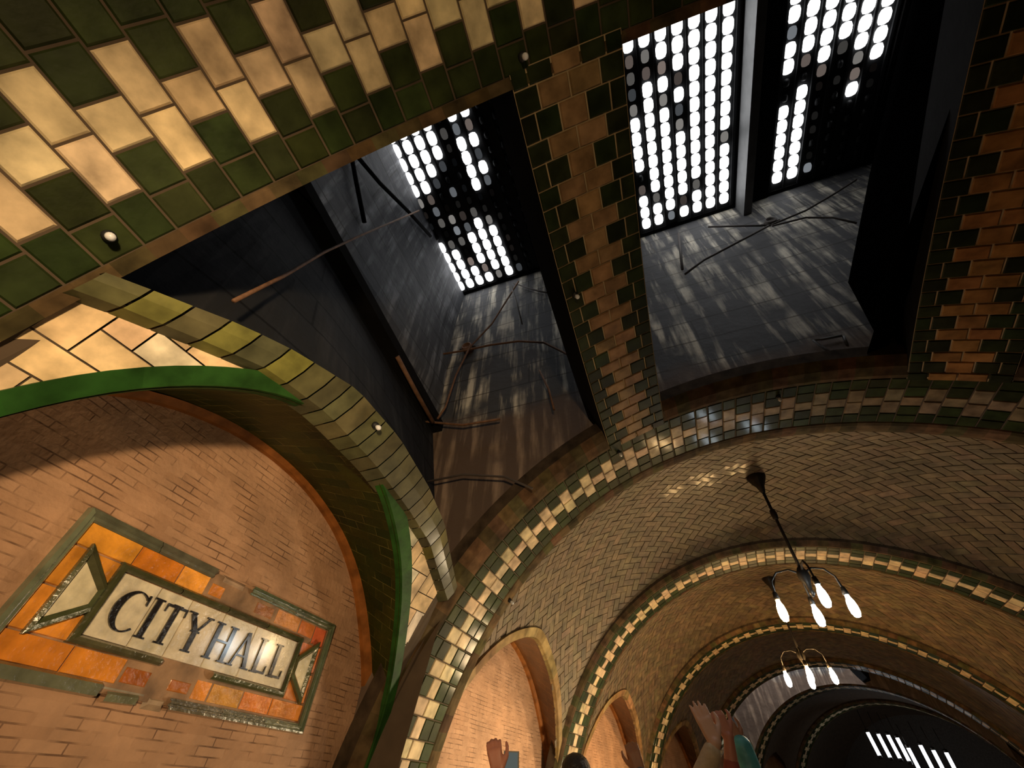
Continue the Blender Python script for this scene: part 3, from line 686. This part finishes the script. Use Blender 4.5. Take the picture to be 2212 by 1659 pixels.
# orange field, tile by tile, with gaps where tiles are gone
mb = MB(); mb.face([PQ(1.0, .28, .004), PQ(2.86, .28, .004), PQ(2.86, .89, .004), PQ(1.0, .89, .004)], 2, (.34, .20, .11))
Q = lambda u, v, h: PQ(u, v, h)
OR = lambda a=.25: jit(random.choice(((.78, .30, .035), (.68, .22, .025), (.85, .36, .05))), a)
TOPS = [1.03, 1.30, 1.552, 1.735]; 
for a, b in zip(TOPS[:-1], TOPS[1:]): mb.brick(Q, a, b, .752, .858, .016, 1, OR(), .0015, .004)
mb.brick(Q, 1.745, 1.875, .757, .855, .014, 1, (.75, .26, .03), .002, .02)
mb.brick(Q, 2.30, 2.54, .765, .865, .013, 1, (.72, .30, .08)); mb.brick(Q, 2.54, 2.70, .765, .862, .013, 1, (.66, .20, .05)); mb.brick(Q, 2.70, 2.83, .74, .862, .013, 1, (.62, .13, .05))
BOT = [1.03, 1.307, 1.557]
for a, b in zip(BOT[:-1], BOT[1:]): mb.brick(Q, a, b, .316, .418, .016, 1, OR(), .0015, .004)
mb.brick(Q, 1.56, 1.715, .318, .40, .014, 1, (.42, .12, .015), .002, .012)
BOT = [1.80, 1.96, 2.07, 2.30, 2.541, 2.83]
for i, (a, b) in enumerate(zip(BOT[:-1], BOT[1:])): mb.brick(Q, a, b, .318, .412-(.0 if i else .01), .014, 1, OR(), .0015, .006 if i else .02)
mb.brick(Q, 1.03, 1.262, .418, .585, .015, 1, OR(), .0015, .004); mb.brick(Q, 1.03, 1.262, .585, .752, .015, 1, OR(), .0015, .004)
mb.brick(Q, 2.585, 2.83, .41, .58, .013, 1, (.70, .23, .05)); mb.brick(Q, 2.585, 2.83, .58, .745, .013, 1, (.66, .19, .05))
mb.brick(Q, 1.72, 1.80, .33, .42, .012, 2, (.42, .29, .19), .004, .02); mb.brick(Q, 1.80, 1.99, .845, .905, .022, 2, (.44, .30, .20), .004, .02); mb.brick(Q, 1.885, 2.06, .765, .85, .008, 2, (.20, .11, .06), .003, .02); mb.brick(Q, 2.05, 2.29, .765, .86, .012, 1, (.40, .16, .05), .003, .015)
mb.brick(Q, 1.74, 1.86, .25, .315, .018, 2, (.44, .31, .20), .004, .02); mb.brick(Q, 1.50, 1.74, .285, .318, .012, 2, (.38, .33, .25), .003, .01)
part(mb, 'orange_field', [M_MORT, M_PLAQ, M_HERR], plq)
# cream name panel in a dark frame
mb = MB(); cc = (.78, .70, .52); SE = [1.29, 1.505, 1.70, 1.935, 2.19, 2.57]
for a, b in zip(SE[:-1], SE[1:]):
    mb.brick(Q, a, b, .452, .722, .022, 2 if a > 1.6 else 1, jit(cc, .06), .0012, .003)
panel = part(mb, 'name_panel', [M_MORT, M_PLAQ, M_CRAZE], plq); panel['label'] = 'cream glazed panel'
mb = MB(); fr = [(-.004, 0), (-.002, .03), (.008, .04), (.022, .042), (.032, .026)]
strip(mb, [(1.70, .420), (1.258, .420), (1.258, .754), (2.60, .754), (2.60, .420), (2.02, .420)][::-1], fr, (.075, .08, .035))
part(mb, 'panel_frame', M_PLAQ, plq)
# dovetail ends
for nm, outer, inner, lab in (('dovetail_end', [(1.088, .775), (1.088, .405), (1.258, .535), (1.258, .64)], [(1.116, .70), (1.116, .475), (1.235, .56), (1.235, .615)], 'cream left dovetail'),
                         ('dovetail_end', [(2.772, .405), (2.772, .77), (2.602, .64), (2.602, .535)], [(2.742, .475), (2.742, .70), (2.628, .615), (2.628, .56)], 'cream right dovetail')):
    mb = MB(); n = len(outer)
    mb.face([PQ(*p, .026) for p in inner], 0, (.74, .66, .46))
    o = part(mb, nm, M_PLAQ, plq); o['label'] = lab
    fr = MB()
    for i in range(n):
        a, b, c, d = outer[i], outer[(i+1) % n], inner[(i+1) % n], inner[i]
        m1 = lambda p, q: ((p[0]+q[0])/2, (p[1]+q[1])/2)
        cc = jit((.09, .10, .045), .2)
        fr.face([PQ(*a, .012), PQ(*b, .012), PQ(*b, .034), PQ(*a, .034)], 0, cc)
        fr.face([PQ(*a, .034), PQ(*b, .034), PQ(*m1(b, c), .042), PQ(*m1(a, d), .042)], 0, cc)
        fr.face([PQ(*m1(a, d), .042), PQ(*m1(b, c), .042), PQ(*c, .024), PQ(*d, .024)], 0, cc)
    part(fr, 'dovetail_frame', M_PLAQ, o)
# letters in relief
LT, LB = .668, .500
def poly(mb, pts, h0=.02, h1=.031):
    mb.face([PQ(*p, h1) for p in pts], 0, (.014, .012, .012))
    for i in range(len(pts)): a, b = pts[i], pts[(i+1) % len(pts)]; mb.face([PQ(*a, h0), PQ(*b, h0), PQ(*b, h1), PQ(*a, h1)], 0, (.014, .012, .012))
def bar(mb, a, b, w):
    w *= 1.05
    a, b = Vector(a), Vector(b); t = (b-a).normalized(); n = Vector((-t.y, t.x))*w/2
    poly(mb, [a+n, b+n, b-n, a-n])
def serif(mb, x, z, w=.05): poly(mb, [(x-w/2, z-.004), (x+w/2, z-.004), (x+w/2, z+.004), (x-w/2, z+.004)])
def stem(mb, x, w=.026, z0=LB, z1=LT, s=.056): poly(mb, [(x-w/2, z0), (x+w/2, z0), (x+w/2, z1), (x-w/2, z1)]); serif(mb, x, z0, s); serif(mb, x, z1, s)
def letter_c(mb):
    cx, cz, rx, rz = 1.418, .584, .082, .088; n = 28; A = [rad(48+264*i/n) for i in range(n+1)]
    for a, b in zip(A[:-1], A[1:]):
        w = lambda t: .011+.022*max(0, -math.cos(t))**.8
        o = lambda t: (cx+rx*math.cos(t), cz+rz*math.sin(t)); i_ = lambda t: (cx+(rx-w(t))*math.cos(t), cz+(rz-w(t)*.6)*math.sin(t))
        poly(mb, [o(a), o(b), i_(b), i_(a)])
    poly(mb, [(1.468, .668), (1.477, .668), (1.479, .622), (1.471, .628)])
def letter_t(mb):
    stem(mb, 1.635); bar(mb, (1.575, .662), (1.697, .662), .011); poly(mb, [(1.575, .668), (1.582, .668), (1.579, .63), (1.574, .632)]); poly(mb, [(1.690, .668), (1.697, .668), (1.698, .632), (1.693, .63)])
def letter_y(mb):
    stem(mb, 1.795, .026, LB, .59); bar(mb, (1.738, .667), (1.797, .585), .024); bar(mb, (1.852, .667), (1.797, .585), .011); serif(mb, 1.735, LT, .05); serif(mb, 1.852, LT, .045)
def letter_h(mb): stem(mb, 1.932); stem(mb, 2.034); bar(mb, (1.93, .588), (2.03, .588), .010)
def letter_a(mb):
    bar(mb, (2.152, .672), (2.098, LB), .011); bar(mb, (2.150, .672), (2.208, LB), .025); bar(mb, (2.118, .553), (2.188, .553), .009); serif(mb, 2.096, LB, .045); serif(mb, 2.210, LB, .055)
def letter_l(mb, x): stem(mb, x); bar(mb, (x, .505), (x+.085, .505), .011); poly(mb, [(x+.078, .50), (x+.086, .50), (x+.088, .545), (x+.082, .54)])
for k, fn in enumerate((letter_c, lambda m: stem(m, 1.527), letter_t, letter_y, letter_h, letter_a, lambda m: letter_l(m, 2.285), lambda m: letter_l(m, 2.425))):
    mb = MB(); fn(mb); o = part(mb, 'letter', M_PLAQ, panel); o['label'] = 'black relief letter '+'CITYHALL'[k]

# ------------------------------------------------------------------ small bulbs studding the arches
def stud(s, ph, label, r=RR-.012):
    p = LP(s, ph, r); ax = (L(CX, s, CZ)-p).normalized()
    root = tag(empty('arch_bulb', p), label, 'light bulb', 'small unlit bulbs studding the arches')
    mb = MB(); mb.lathe([(0, -.01), (.020, -.005), (.020, .008), (.012, .018), (0, .018)], p, ax, 14); part(mb, 'socket', M_IRON, root, True)
    mb = MB(); mb.lathe([(.008, .016), (.011, .024), (.015, .036), (.0135, .048), (.006, .056), (0, .057)], p, ax, 14); part(mb, 'bulb_glass', M_GLASSB, root, True)
stud(.06, -22.7, 'small pale bulb on the big nearest arch, near its top beside the rib')
stud(.047, -53, 'small pale bulb low on the big nearest arch, among green bricks')
stud(1.346, -48.56, 'small pale bulb on the olive tile ring above the plaque', RR-.06)
stud(1.424, -22.85, 'small pale bulb on the left edge of the toothed rib')
stud(3.354, 2.83, 'small pale bulb on the checkered arch under the right skylight')
stud(3.36, -22.84, 'small pale bulb where the toothed rib meets the checkered arch')
stud(4.0, -51.26, 'small pale bulb low on the checkered arch above the second lunette')

# ------------------------------------------------------------------ conduits and cables in the skylight shafts
def pipe(pts, r, mat, name, label, cat, group=None): 
    mb = MB(); mb.tube(pts, r, 8); o = mb.build(name, mat, None, True, origin=Vector(pts[0])); return tag(o, label, cat, group)
def sag(a, b, d, n=8):
    return [a+(b-a)*(i/n)+Vector((0, 0, -d*4*(i/n)*(1-i/n))) for i in range(n+1)]
pipe([at_x(505, 650, -1.50), at_x(610, 598, -1.66), at_x(700, 545, -1.85), at_x(780, 508, -1.95), at_x(905, 455, -2.0)], .010, M_RUST, 'conduit', 'long thin rusty conduit slanting across the dark left shaft', 'conduit', 'conduits in the left skylight shaft')
pipe([at_x(757, 325, -2.1), at_x(770, 395, -2.1), at_x(787, 480, -2.1)], .025, M_BLACK, 'conduit', 'short black pipe hanging steeply at the top of the left shaft', 'conduit', 'conduits in the left skylight shaft')
pipe([at_x(765, 330, -2.08), at_x(820, 395, -2.08), at_x(885, 460, -2.08), at_x(930, 510, -2.08)], .025, M_BLACK, 'conduit', 'black pipe slanting from the arch toward the left lens panel', 'conduit', 'conduits in the left skylight shaft')
pipe([at_x(858, 770, -2.0), at_x(895, 840, -2.0), at_x(935, 912, -2.0)], .024, M_RUST, 'conduit', 'thick rusty pipe along the foot of the left shaft wall', 'conduit', 'conduits in the left skylight shaft')
EY = 2.98
pt = lambda x, y, d=EY: at_y(x, y, d)
pipe([pt(860, 776, 2.98), pt(935, 768, 2.98), pt(1005, 757, 2.98), pt(1060, 745, 2.98), pt(1120, 737, 2.98), pt(1175, 740, 2.98), pt(1235, 770, 2.98), pt(1290, 880, 2.98)], .014, M_RUST, 'cable', 'rusty cable strung level across the left end wall through the round box', 'cable', 'cables on the end wall')
pipe([pt(1120, 608, 2.93), pt(1100, 640, 2.93), pt(1062, 700, 2.93), pt(1015, 750, 2.93), pt(985, 810, 2.93), pt(962, 880, 2.93), pt(945, 905, 2.93)], .013, M_RUST, 'cable', 'thin cable dropping from the left lens panel through the round box', 'cable', 'cables on the end wall')
pipe([pt(1105, 618, 2.88), pt(1118, 660, 2.88), pt(1128, 700, 2.88)], .010, M_WIRE, 'cable', 'short dark cable end below the corner of the left lens panel', 'cable', 'cables on the end wall')
pipe([pt(1165, 800, 2.90), pt(1185, 840, 2.90), pt(1197, 885, 2.90)], .011, M_RUST, 'cable', 'short loose cable end hanging beside the toothed rib', 'cable', 'cables on the end wall')
pipe([pt(1110, 612, 3.02), pt(1160, 628, 3.02), pt(1200, 636, 3.02)], .012, M_WIRE, 'cable', 'dark cable running from the left lens panel to the rib', 'cable', 'cables on the end wall')
pipe([pt(850, 900, 2.93), pt(930, 912, 2.93), pt(1000, 918, 2.93), pt(1080, 905, 2.93)], .013, M_RUST, 'cable', 'low rusty cable along the joint of the left end wall', 'cable', 'cables on the end wall')
pipe([pt(915, 1042, 2.90), pt(1000, 1025, 2.90), pt(1090, 1030, 2.90), pt(1150, 1055, 2.90)], .010, M_WIRE, 'cable', 'dark sagging cable low on the brown part of the end wall', 'cable', 'cables on the end wall')
pipe([pt(1466, 505, 2.93), pt(1470, 545, 2.93), pt(1474, 582, 2.93)], .016, M_WIRE, 'cable', 'short dark cable end hanging below the middle lens panel', 'cable', 'cables on the end wall')
pipe([pt(1480, 592, 2.86), pt(1520, 562, 2.86), pt(1590, 525, 2.86), pt(1660, 488, 2.86)], .014, M_WIRE, 'cable', 'dark cable sloping up to the cable knot under the pale beam', 'cable', 'cables on the end wall')
pipe([pt(1530, 490, 2.90), pt(1600, 488, 2.90), pt(1665, 487, 2.90)], .013, M_WIRE, 'cable', 'dark cable running level along the foot of the middle lens panel', 'cable', 'cables on the end wall')
pipe([pt(1668, 485, 2.82), pt(1740, 455, 2.82), pt(1800, 420, 2.82), pt(1850, 388, 2.82)], .012, M_WIRE, 'cable', 'thin cable climbing from the cable knot into the dark right side', 'cable', 'cables on the end wall')
pipe([pt(1668, 488, 2.78), pt(1740, 470, 2.78), pt(1800, 470, 2.78), pt(1850, 482, 2.78)], .012, M_WIRE, 'cable', 'thin cable curving right from the cable knot', 'cable', 'cables on the end wall')
for (px, py, r, lab) in ((1010, 752, .075, 'round rusty junction box where the cables cross on the left end wall'), (1664, 482, .07, 'dark cable knot box under the pale beam between skylights')):
    p = pt(px, py, 3.05 if px < 1200 else 2.98); root = tag(empty('junction_box', p), lab, 'junction box', None)
    mb = MB(); mb.lathe([(0, -.05), (r, -.05), (r*1.05, 0), (r*.95, .05), (r*.75, .055), (r*.7, .03), (0, .03)], p, Vector((0, -1, 0)), 18); part(mb, 'housing', M_RUST if px < 1200 else M_WIRE, root, True)
    for a in (0, 90, 180, 270):
        mb = MB(); q = p+Vector((math.cos(rad(a))*r, -.0, math.sin(rad(a))*r)); mb.lathe([(0, 0), (.02, 0), (.022, .04), (0, .04)], q, Vector((math.cos(rad(a)), 0, math.sin(rad(a)))), 8); part(mb, 'cable_gland', M_WIRE, root, True)
root = tag(empty('wall_bracket', pt(1790, 735, 2.98)), 'small pale open metal bracket on the end wall under the right skylight', 'bracket')
mb = MB(); mb.tube([pt(1800, 765, 2.97), pt(1780, 752, 2.96), pt(1757, 735, 2.95), pt(1775, 733, 2.95), pt(1818, 725, 2.95)], .012, 6); part(mb, 'frame', M_PAINT, root, True)
mb = MB(); mb.tube([pt(1822, 726, 2.95), pt(1830, 745, 2.98)], .012, 6); part(mb, 'stay', M_PAINT, root, True)

# ------------------------------------------------------------------ white tube lights far down the platform
E_TUBE = emit('white tube light', (.85, .92, 1), 4)
for i, (px, py) in enumerate(((1888, 1606), (1911, 1610), (1932, 1612), (1952, 1618), (1976, 1640), (2002, 1634), (2030, 1645), (2058, 1650))):
    y = 20.5; a = at_y(px-14, py-24, y); b = at_y(px+12, py+26, y)
    root = tag(empty('tube_light', a), 'upright bluish white tube light under the farthest dark arch, '+('leftmost', 'second from left', 'third from left', 'fourth from left', 'fifth from left', 'sixth from left', 'second from right', 'rightmost')[i]+' of the row', 'tube light', 'white tube lights under the farthest arch')
    mb = MB(); mb.tube([a, b], .05, 10); part(mb, 'tube', E_TUBE, root, True)
    mb = MB(); d = (a-b).normalized(); mb.tube([a, a+d*.08], .06, 10); part(mb, 'end_cap', M_BRONZE, root, True); mb = MB(); mb.tube([b, b-d*.08], .06, 10); part(mb, 'end_cap', M_BRONZE, root, True); mb = MB(); mb.tube([a+d*.08, a+d*.08+Vector((0, 0, .5))], .012, 6); part(mb, 'hanger', M_BRONZE, root, True)
# ------------------------------------------------------------------ people (mostly below the frame; raised hands and one head come into it)
M_SKIN = {}
def skin_mat(name, c):
    if name not in M_SKIN:
        m = plain(name, c, .5, 0, .08, 14, .05); b = m.node_tree.nodes['Principled BSDF']
        b.inputs['Subsurface Weight'].default_value = .08; b.inputs['Subsurface Radius'].default_value = (.02, .008, .004); M_SKIN[name] = m
    return M_SKIN[name]
def capsule(bm, a, b, ra, rb, flat=None):
    """sphere-swept cone; flat = (axis, factor) squeezes it along an axis"""
    a, b = Vector(a), Vector(b); d = b-a; ln = max(d.length, 1e-5); d = d/ln
    x = d.orthogonal().normalized(); y = d.cross(x); n = 14; rings = []
    prof = [(-math.cos(t)*ra, math.sin(t)*ra) for t in [math.pi/2*k/5 for k in range(6)]]+[(ln+math.sin(t)*rb, math.cos(t)*rb) for t in [math.pi/2*k/5 for k in range(6)]]
    vs = []
    for h, r in prof:
        ring = []
        for k in range(n):
            o = (x*math.cos(2*math.pi*k/n)+y*math.sin(2*math.pi*k/n))*max(r, 1e-4)
            if flat: ax, fk = flat; o = o-ax*(o.dot(ax)*(1-fk))
            ring.append(bm.verts.new(a+d*h+o))
        vs.append(ring)
    for i in range(len(vs)-1):
        for k in range(n): bm.faces.new((vs[i][k], vs[i][(k+1) % n], vs[i+1][(k+1) % n], vs[i+1][k]))
    bm.faces.new(vs[0][::-1]); bm.faces.new(vs[-1])
def fuse(caps, name, mat, parent, voxel, smooth=3):
    bm = bmesh.new()
    for c in caps: capsule(bm, *c)
    bmesh.ops.recalc_face_normals(bm, faces=bm.faces)
    me = bpy.data.meshes.new(name); bm.to_mesh(me); bm.free()
    o = bpy.data.objects.new(name, me); COL.objects.link(o)
    r = o.modifiers.new('r', 'REMESH'); r.mode = 'VOXEL'; r.voxel_size = voxel
    sm = o.modifiers.new('s', 'SMOOTH'); sm.factor = .5; sm.iterations = smooth
    bpy.context.view_layer.update()
    ev = o.evaluated_get(bpy.context.evaluated_depsgraph_get())
    m2 = bpy.data.meshes.new_from_object(ev); o.modifiers.clear(); o.data = m2; bpy.data.meshes.remove(me)
    m2.materials.clear(); m2.materials.append(mat); m2.polygons.foreach_set('use_smooth', [True]*len(m2.polygons)); m2.name = name
    if parent:
        loc = parent.location
        for v in m2.vertices: v.co -= loc
        o.parent = parent
    return o
def person(name, label, x, y, height, skin, shirt, trousers, hair, arms, sleeve=1.0, hair_len=.0, yaw=0.0, fine=.0055, loose=1.0):
    """arms: {'l': (wrist, finger_dir, spread_axis, curl) or None, 'r': ...}; faces +y turned by yaw"""
    k = height/1.72; cy, sy = math.cos(yaw), math.sin(yaw)
    base = Vector((x, y, .012)); V = lambda a, b, c: base+Vector((a*cy-b*sy, a*sy+b*cy, 0))*k+Vector((0, 0, c*k))
    fwd = Vector((-sy, cy, 0)); side = Vector((cy, sy, 0)); Z = Vector((0, 0, 1))
    root = tag(empty('person', base), label, 'person')
    sh = {'l': V(-.185, 0, 1.415), 'r': V(.185, 0, 1.415)}; caps = []; sl = []
    caps += [(V(0, 0, .95), V(0, 0, 1.12), .135*k, .12*k, (fwd, .75)), (V(0, 0, 1.12), V(0, .01, 1.32), .125*k, .14*k, (fwd, .78)),
             (V(-.13, 0, 1.36), V(.13, 0, 1.36), .085*k, .085*k), (V(-.075, 0, .94), V(.075, 0, .94), .105*k, .105*k),
             (V(0, 0, 1.40), V(0, .015, 1.53), .058*k, .054*k)]
    hc = V(0, .03, 1.625)
    caps += [(hc+Z*.02*k, hc+Z*.028*k-fwd*.022*k, .083*k, .083*k, (side, .92)), (hc-Z*.02*k+fwd*.012*k, hc-Z*.075*k+fwd*.032*k, .066*k, .038*k),
             (hc+fwd*.085*k+Z*.002*k, hc+fwd*.098*k-Z*.032*k, .009*k, .013*k)]
    for e in (-1, 1): caps.append((hc+side*e*.080*k-Z*.015*k, hc+side*e*.084*k+Z*.022*k, .012*k, .016*k, (side, .5)))
    legs = []
    for e in (-1, 1):
        hp, kn, an = V(e*.09, 0, .90), V(e*.095, .015, .48), V(e*.10, -.01, .09)
        legs += [(hp, kn, .085*k, .056*k), (kn, an, .055*k, .038*k), (kn+(an-kn)*.28-fwd*.012*k, kn+(an-kn)*.42-fwd*.012*k, .054*k, .048*k)]
    caps += legs
    for q, e in (('l', -1), ('r', 1)):
        S = sh[q]; up_, fo = .285*k, .255*k
        if arms.get(q): Wt, fd, sa, curl = arms[q]; Wt = Vector(Wt); fd = Vector(fd).normalized(); sa = Vector(sa); sa = (sa-fd*sa.dot(fd)).normalized()
        else: Wt, fd, sa, curl = V(e*.235, .05, .87), Vector((0, .15, -1)).normalized(), fwd.copy(), .5; sa = (sa-fd*sa.dot(fd)).normalized()
        d = Wt-S; D = min(d.length, (up_+fo)*.985); dn = d.normalized()
        if d.length > D: Wt = S+dn*D
        a = (up_*up_-fo*fo+D*D)/(2*D); hh = math.sqrt(max(up_*up_-a*a, 0)); pole = side*e*.7-Z*.5+fwd*.35; pole = (pole-dn*pole.dot(dn)).normalized()
        E = S+dn*a+pole*hh
        caps += [(S, E, .050*k, .040*k), (E, E+(Wt-E)*.35, .040*k, .041*k), (E+(Wt-E)*.35, Wt, .041*k, .026*k)]
        # hand: palm, four unequal fingers in two bends, thumb from the side of the palm
        nrm = fd.cross(sa).normalized()
        if nrm.dot(fwd) < 0: nrm = -nrm
        pl = .088*k
        for t in (-.026, -.009, .009, .026): caps.append((Wt+sa*t*.6*k, Wt+fd*pl+sa*t*k, .016*k, .0135*k))
        for i, (t, ln) in enumerate(((-.031, .070), (-.0105, .082), (.0105, .078), (.031, .060))):
            K0 = Wt+fd*pl+sa*t*k; fan = (fd+sa*t*1.7).normalized(); c1 = (fan*math.cos(curl*.5)+nrm*math.sin(curl*.5)).normalized(); c2 = (fan*math.cos(curl*1.3)+nrm*math.sin(curl*1.3)).normalized()
            K1 = K0+c1*ln*.48*k; K2 = K1+c2*ln*.30*k; c3 = (fan*math.cos(curl*1.9)+nrm*math.sin(curl*1.9)).normalized(); K3 = K2+c3*ln*.22*k
            caps += [(K0, K1, .0098*k, .0088*k), (K1, K2, .0088*k, .0080*k), (K2, K3, .0080*k, .0066*k)]
        te = -1 if q == 'r' else 1
        te = te*(1 if sa.dot(side) > 0 else -1)
        T0 = Wt+fd*.022*k+sa*te*.024*k; T1 = Wt+fd*.058*k+sa*te*.056*k+nrm*.012*k; T2 = Wt+fd*.088*k+sa*te*.066*k+nrm*.02*k; T3 = Wt+fd*.108*k+sa*te*.064*k+nrm*.026*k
        caps += [(T0, T1, .017*k, .0125*k), (T1, T2, .0115*k, .010*k), (T2, T3, .010*k, .0078*k)]
        if isinstance(sleeve, dict): sv = sleeve[q]
        else: sv = sleeve
        up_end = S+(E-S)*min(1, sv*2); sl.append((S, up_end, .064*k*loose, .056*k*loose))
        if sv > .5: fe = E+(Wt-E)*min(1, (sv-.5)*2)*.93; sl += [(E, fe, .054*k*loose, .041*k*loose)]
    fuse(caps, 'body', skin, root, fine, 3)
    fuse([(V(0, 0, .90), V(0, 0, 1.12), .155*k, .140*k, (fwd, .76)), (V(0, 0, 1.12), V(0, .01, 1.31), .143*k, .158*k, (fwd, .78)), (V(-.135, 0, 1.355), V(.135, 0, 1.355), .098*k, .098*k)]+sl, 'shirt', shirt, root, .011, 3)
    tr = []
    for e in (-1, 1):
        hp, kn, an = V(e*.09, 0, .90), V(e*.095, .015, .48), V(e*.10, -.01, .11)
        tr += [(hp, kn, .100*k, .073*k), (kn, an, .073*k, .060*k)]
    fuse(tr+[(V(-.07, 0, .93), V(.07, 0, .93), .118*k, .118*k)], 'trousers', trousers, root, .012, 3)
    for e in (-1, 1): fuse([(V(e*.10, -.05, .045), V(e*.11, .14, .035), .045*k, .035*k)], 'shoe', M_BRONZE, root, .010, 2)
    hcaps = [(hc+Z*.045*k-fwd*.014*k, hc+Z*.040*k-fwd*.040*k, .084*k, .086*k, (side, .95)), (hc+Z*.02*k-fwd*.04*k, hc-Z*.05*k-fwd*.055*k, .078*k, .05*k)]
    if hair_len: hcaps += [(hc-fwd*.045*k, hc-Z*hair_len*k-fwd*.07*k, .082*k, .055*k, (fwd, .6))]
    fuse(hcaps, 'hair', hair, root, .008, 2)
    for e in (-1, 1):
        mb = MB(); mb.lathe([(0, -.011*k), (.008*k, -.008*k), (.011*k, 0), (.008*k, .008*k), (0, .011*k)], hc+fwd*.070*k+side*e*.031*k+Z*.008*k, fwd, 12); part(mb, 'eye', M_SOCK, root, True)
    return root
S_PALE = skin_mat('pale skin', (.62, .38, .27)); S_RUD = skin_mat('ruddy skin', (.48, .20, .13)); S_DARK = skin_mat('brown skin', (.36, .17, .09))
C_BEIGE = plain('beige knit', (.52, .42, .29), .9, 0, .2, 30, .3); C_TEAL = plain('teal satin', (.10, .42, .44), .45, 0, .45, 12, .4); C_MAROON = plain('maroon cotton', (.30, .075, .045), .85, 0, .2, 25, .3)
C_NAVY = plain('navy denim', (.03, .04, .075), .85, 0, .2, 40, .2); C_GREY = plain('grey wool', (.16, .16, .17), .9, 0, .2, 30, .3); H_DARK = plain('dark brown hair', (.022, .013, .009), .45, 0, .5, 60, .5); H_BR = plain('brown hair', (.09, .045, .02), .5, 0, .4, 60, .4)
X = Vector((1, 0, 0))
wl = at_y(1545, 1606, 2.62)
person('person', 'person in a beige long-sleeved top raising an open pale hand under the far lamps', wl.x+.10, 2.56, 1.66, S_PALE, C_BEIGE, C_NAVY, H_BR, {'l': (wl, at_y(1496, 1500, 2.63)-wl, (1, .15, 0), .12)}, {'l': .96, 'r': 1.0}, .1)
wr = at_y(1574, 1592, 3.05)
person('person', 'person in maroon raising a ruddy bare forearm just behind the open pale hand', wr.x+.24, 3.06, 1.66, S_RUD, C_MAROON, C_NAVY, H_DARK, {'l': (wr, at_y(1552, 1550, 3.05)-wr, (1, .1, 0), 1.5)}, {'l': .8, 'r': .5})
wt = at_y(1597, 1598, 3.45)
person('person', 'person in a teal satin sleeve raising an arm beside the ruddy forearm', wt.x+.30, 3.52, 1.66, S_DARK, C_TEAL, C_GREY, H_DARK, {'l': (wt, at_y(1572, 1560, 3.45)-wt, (1, .1, 0), 1.5)}, 1.0, .15, 0.0, .0055, 1.5)
hd = at_y(1243, 1640, 2.95); w3 = at_y(1384, 1668, 3.28)
person('person', 'dark-haired person whose head top shows at the foot of the second checkered arch', hd.x, 2.95, hd.z/1.735*1.72, S_DARK, C_GREY, C_NAVY, H_DARK, {'r': (w3, at_y(1374, 1640, 3.28)-w3, (1, .1, .2), .9)}, 1.0, .16)
w2 = at_y(1076, 1672, 2.42)
p2 = person('person', 'person holding up a phone in a reddish hand before the brick of the second lunette', w2.x+.20, 2.28, 1.60, S_RUD, C_NAVY, C_GREY, H_BR, {'l': (w2, at_y(1068, 1620, 2.42)-w2, (1, .2, 0), .75)}, 1.0)
ph = at_y(1104, 1668, 2.47)
root = tag(empty('phone', ph), 'dark grey phone held up in the reddish hand at the bottom edge', 'phone')
mb = MB(); mb.box(-.036, .036, -.004, .004, -.073, .073, 0, F=lambda a, b, c: ph+Vector((a*.98, b+a*.2, c))); part(mb, 'case', plain('grey phone case', (.12, .12, .115), .4, 0, .05, 8, 0), root)
mb = MB(); mb.box(-.032, .032, -.006, -.0045, -.068, .068, 0, F=lambda a, b, c: ph+Vector((a*.98, b+a*.2, c))); part(mb, 'screen', emit('dim phone screen', (.35, .40, .36), .25), root)
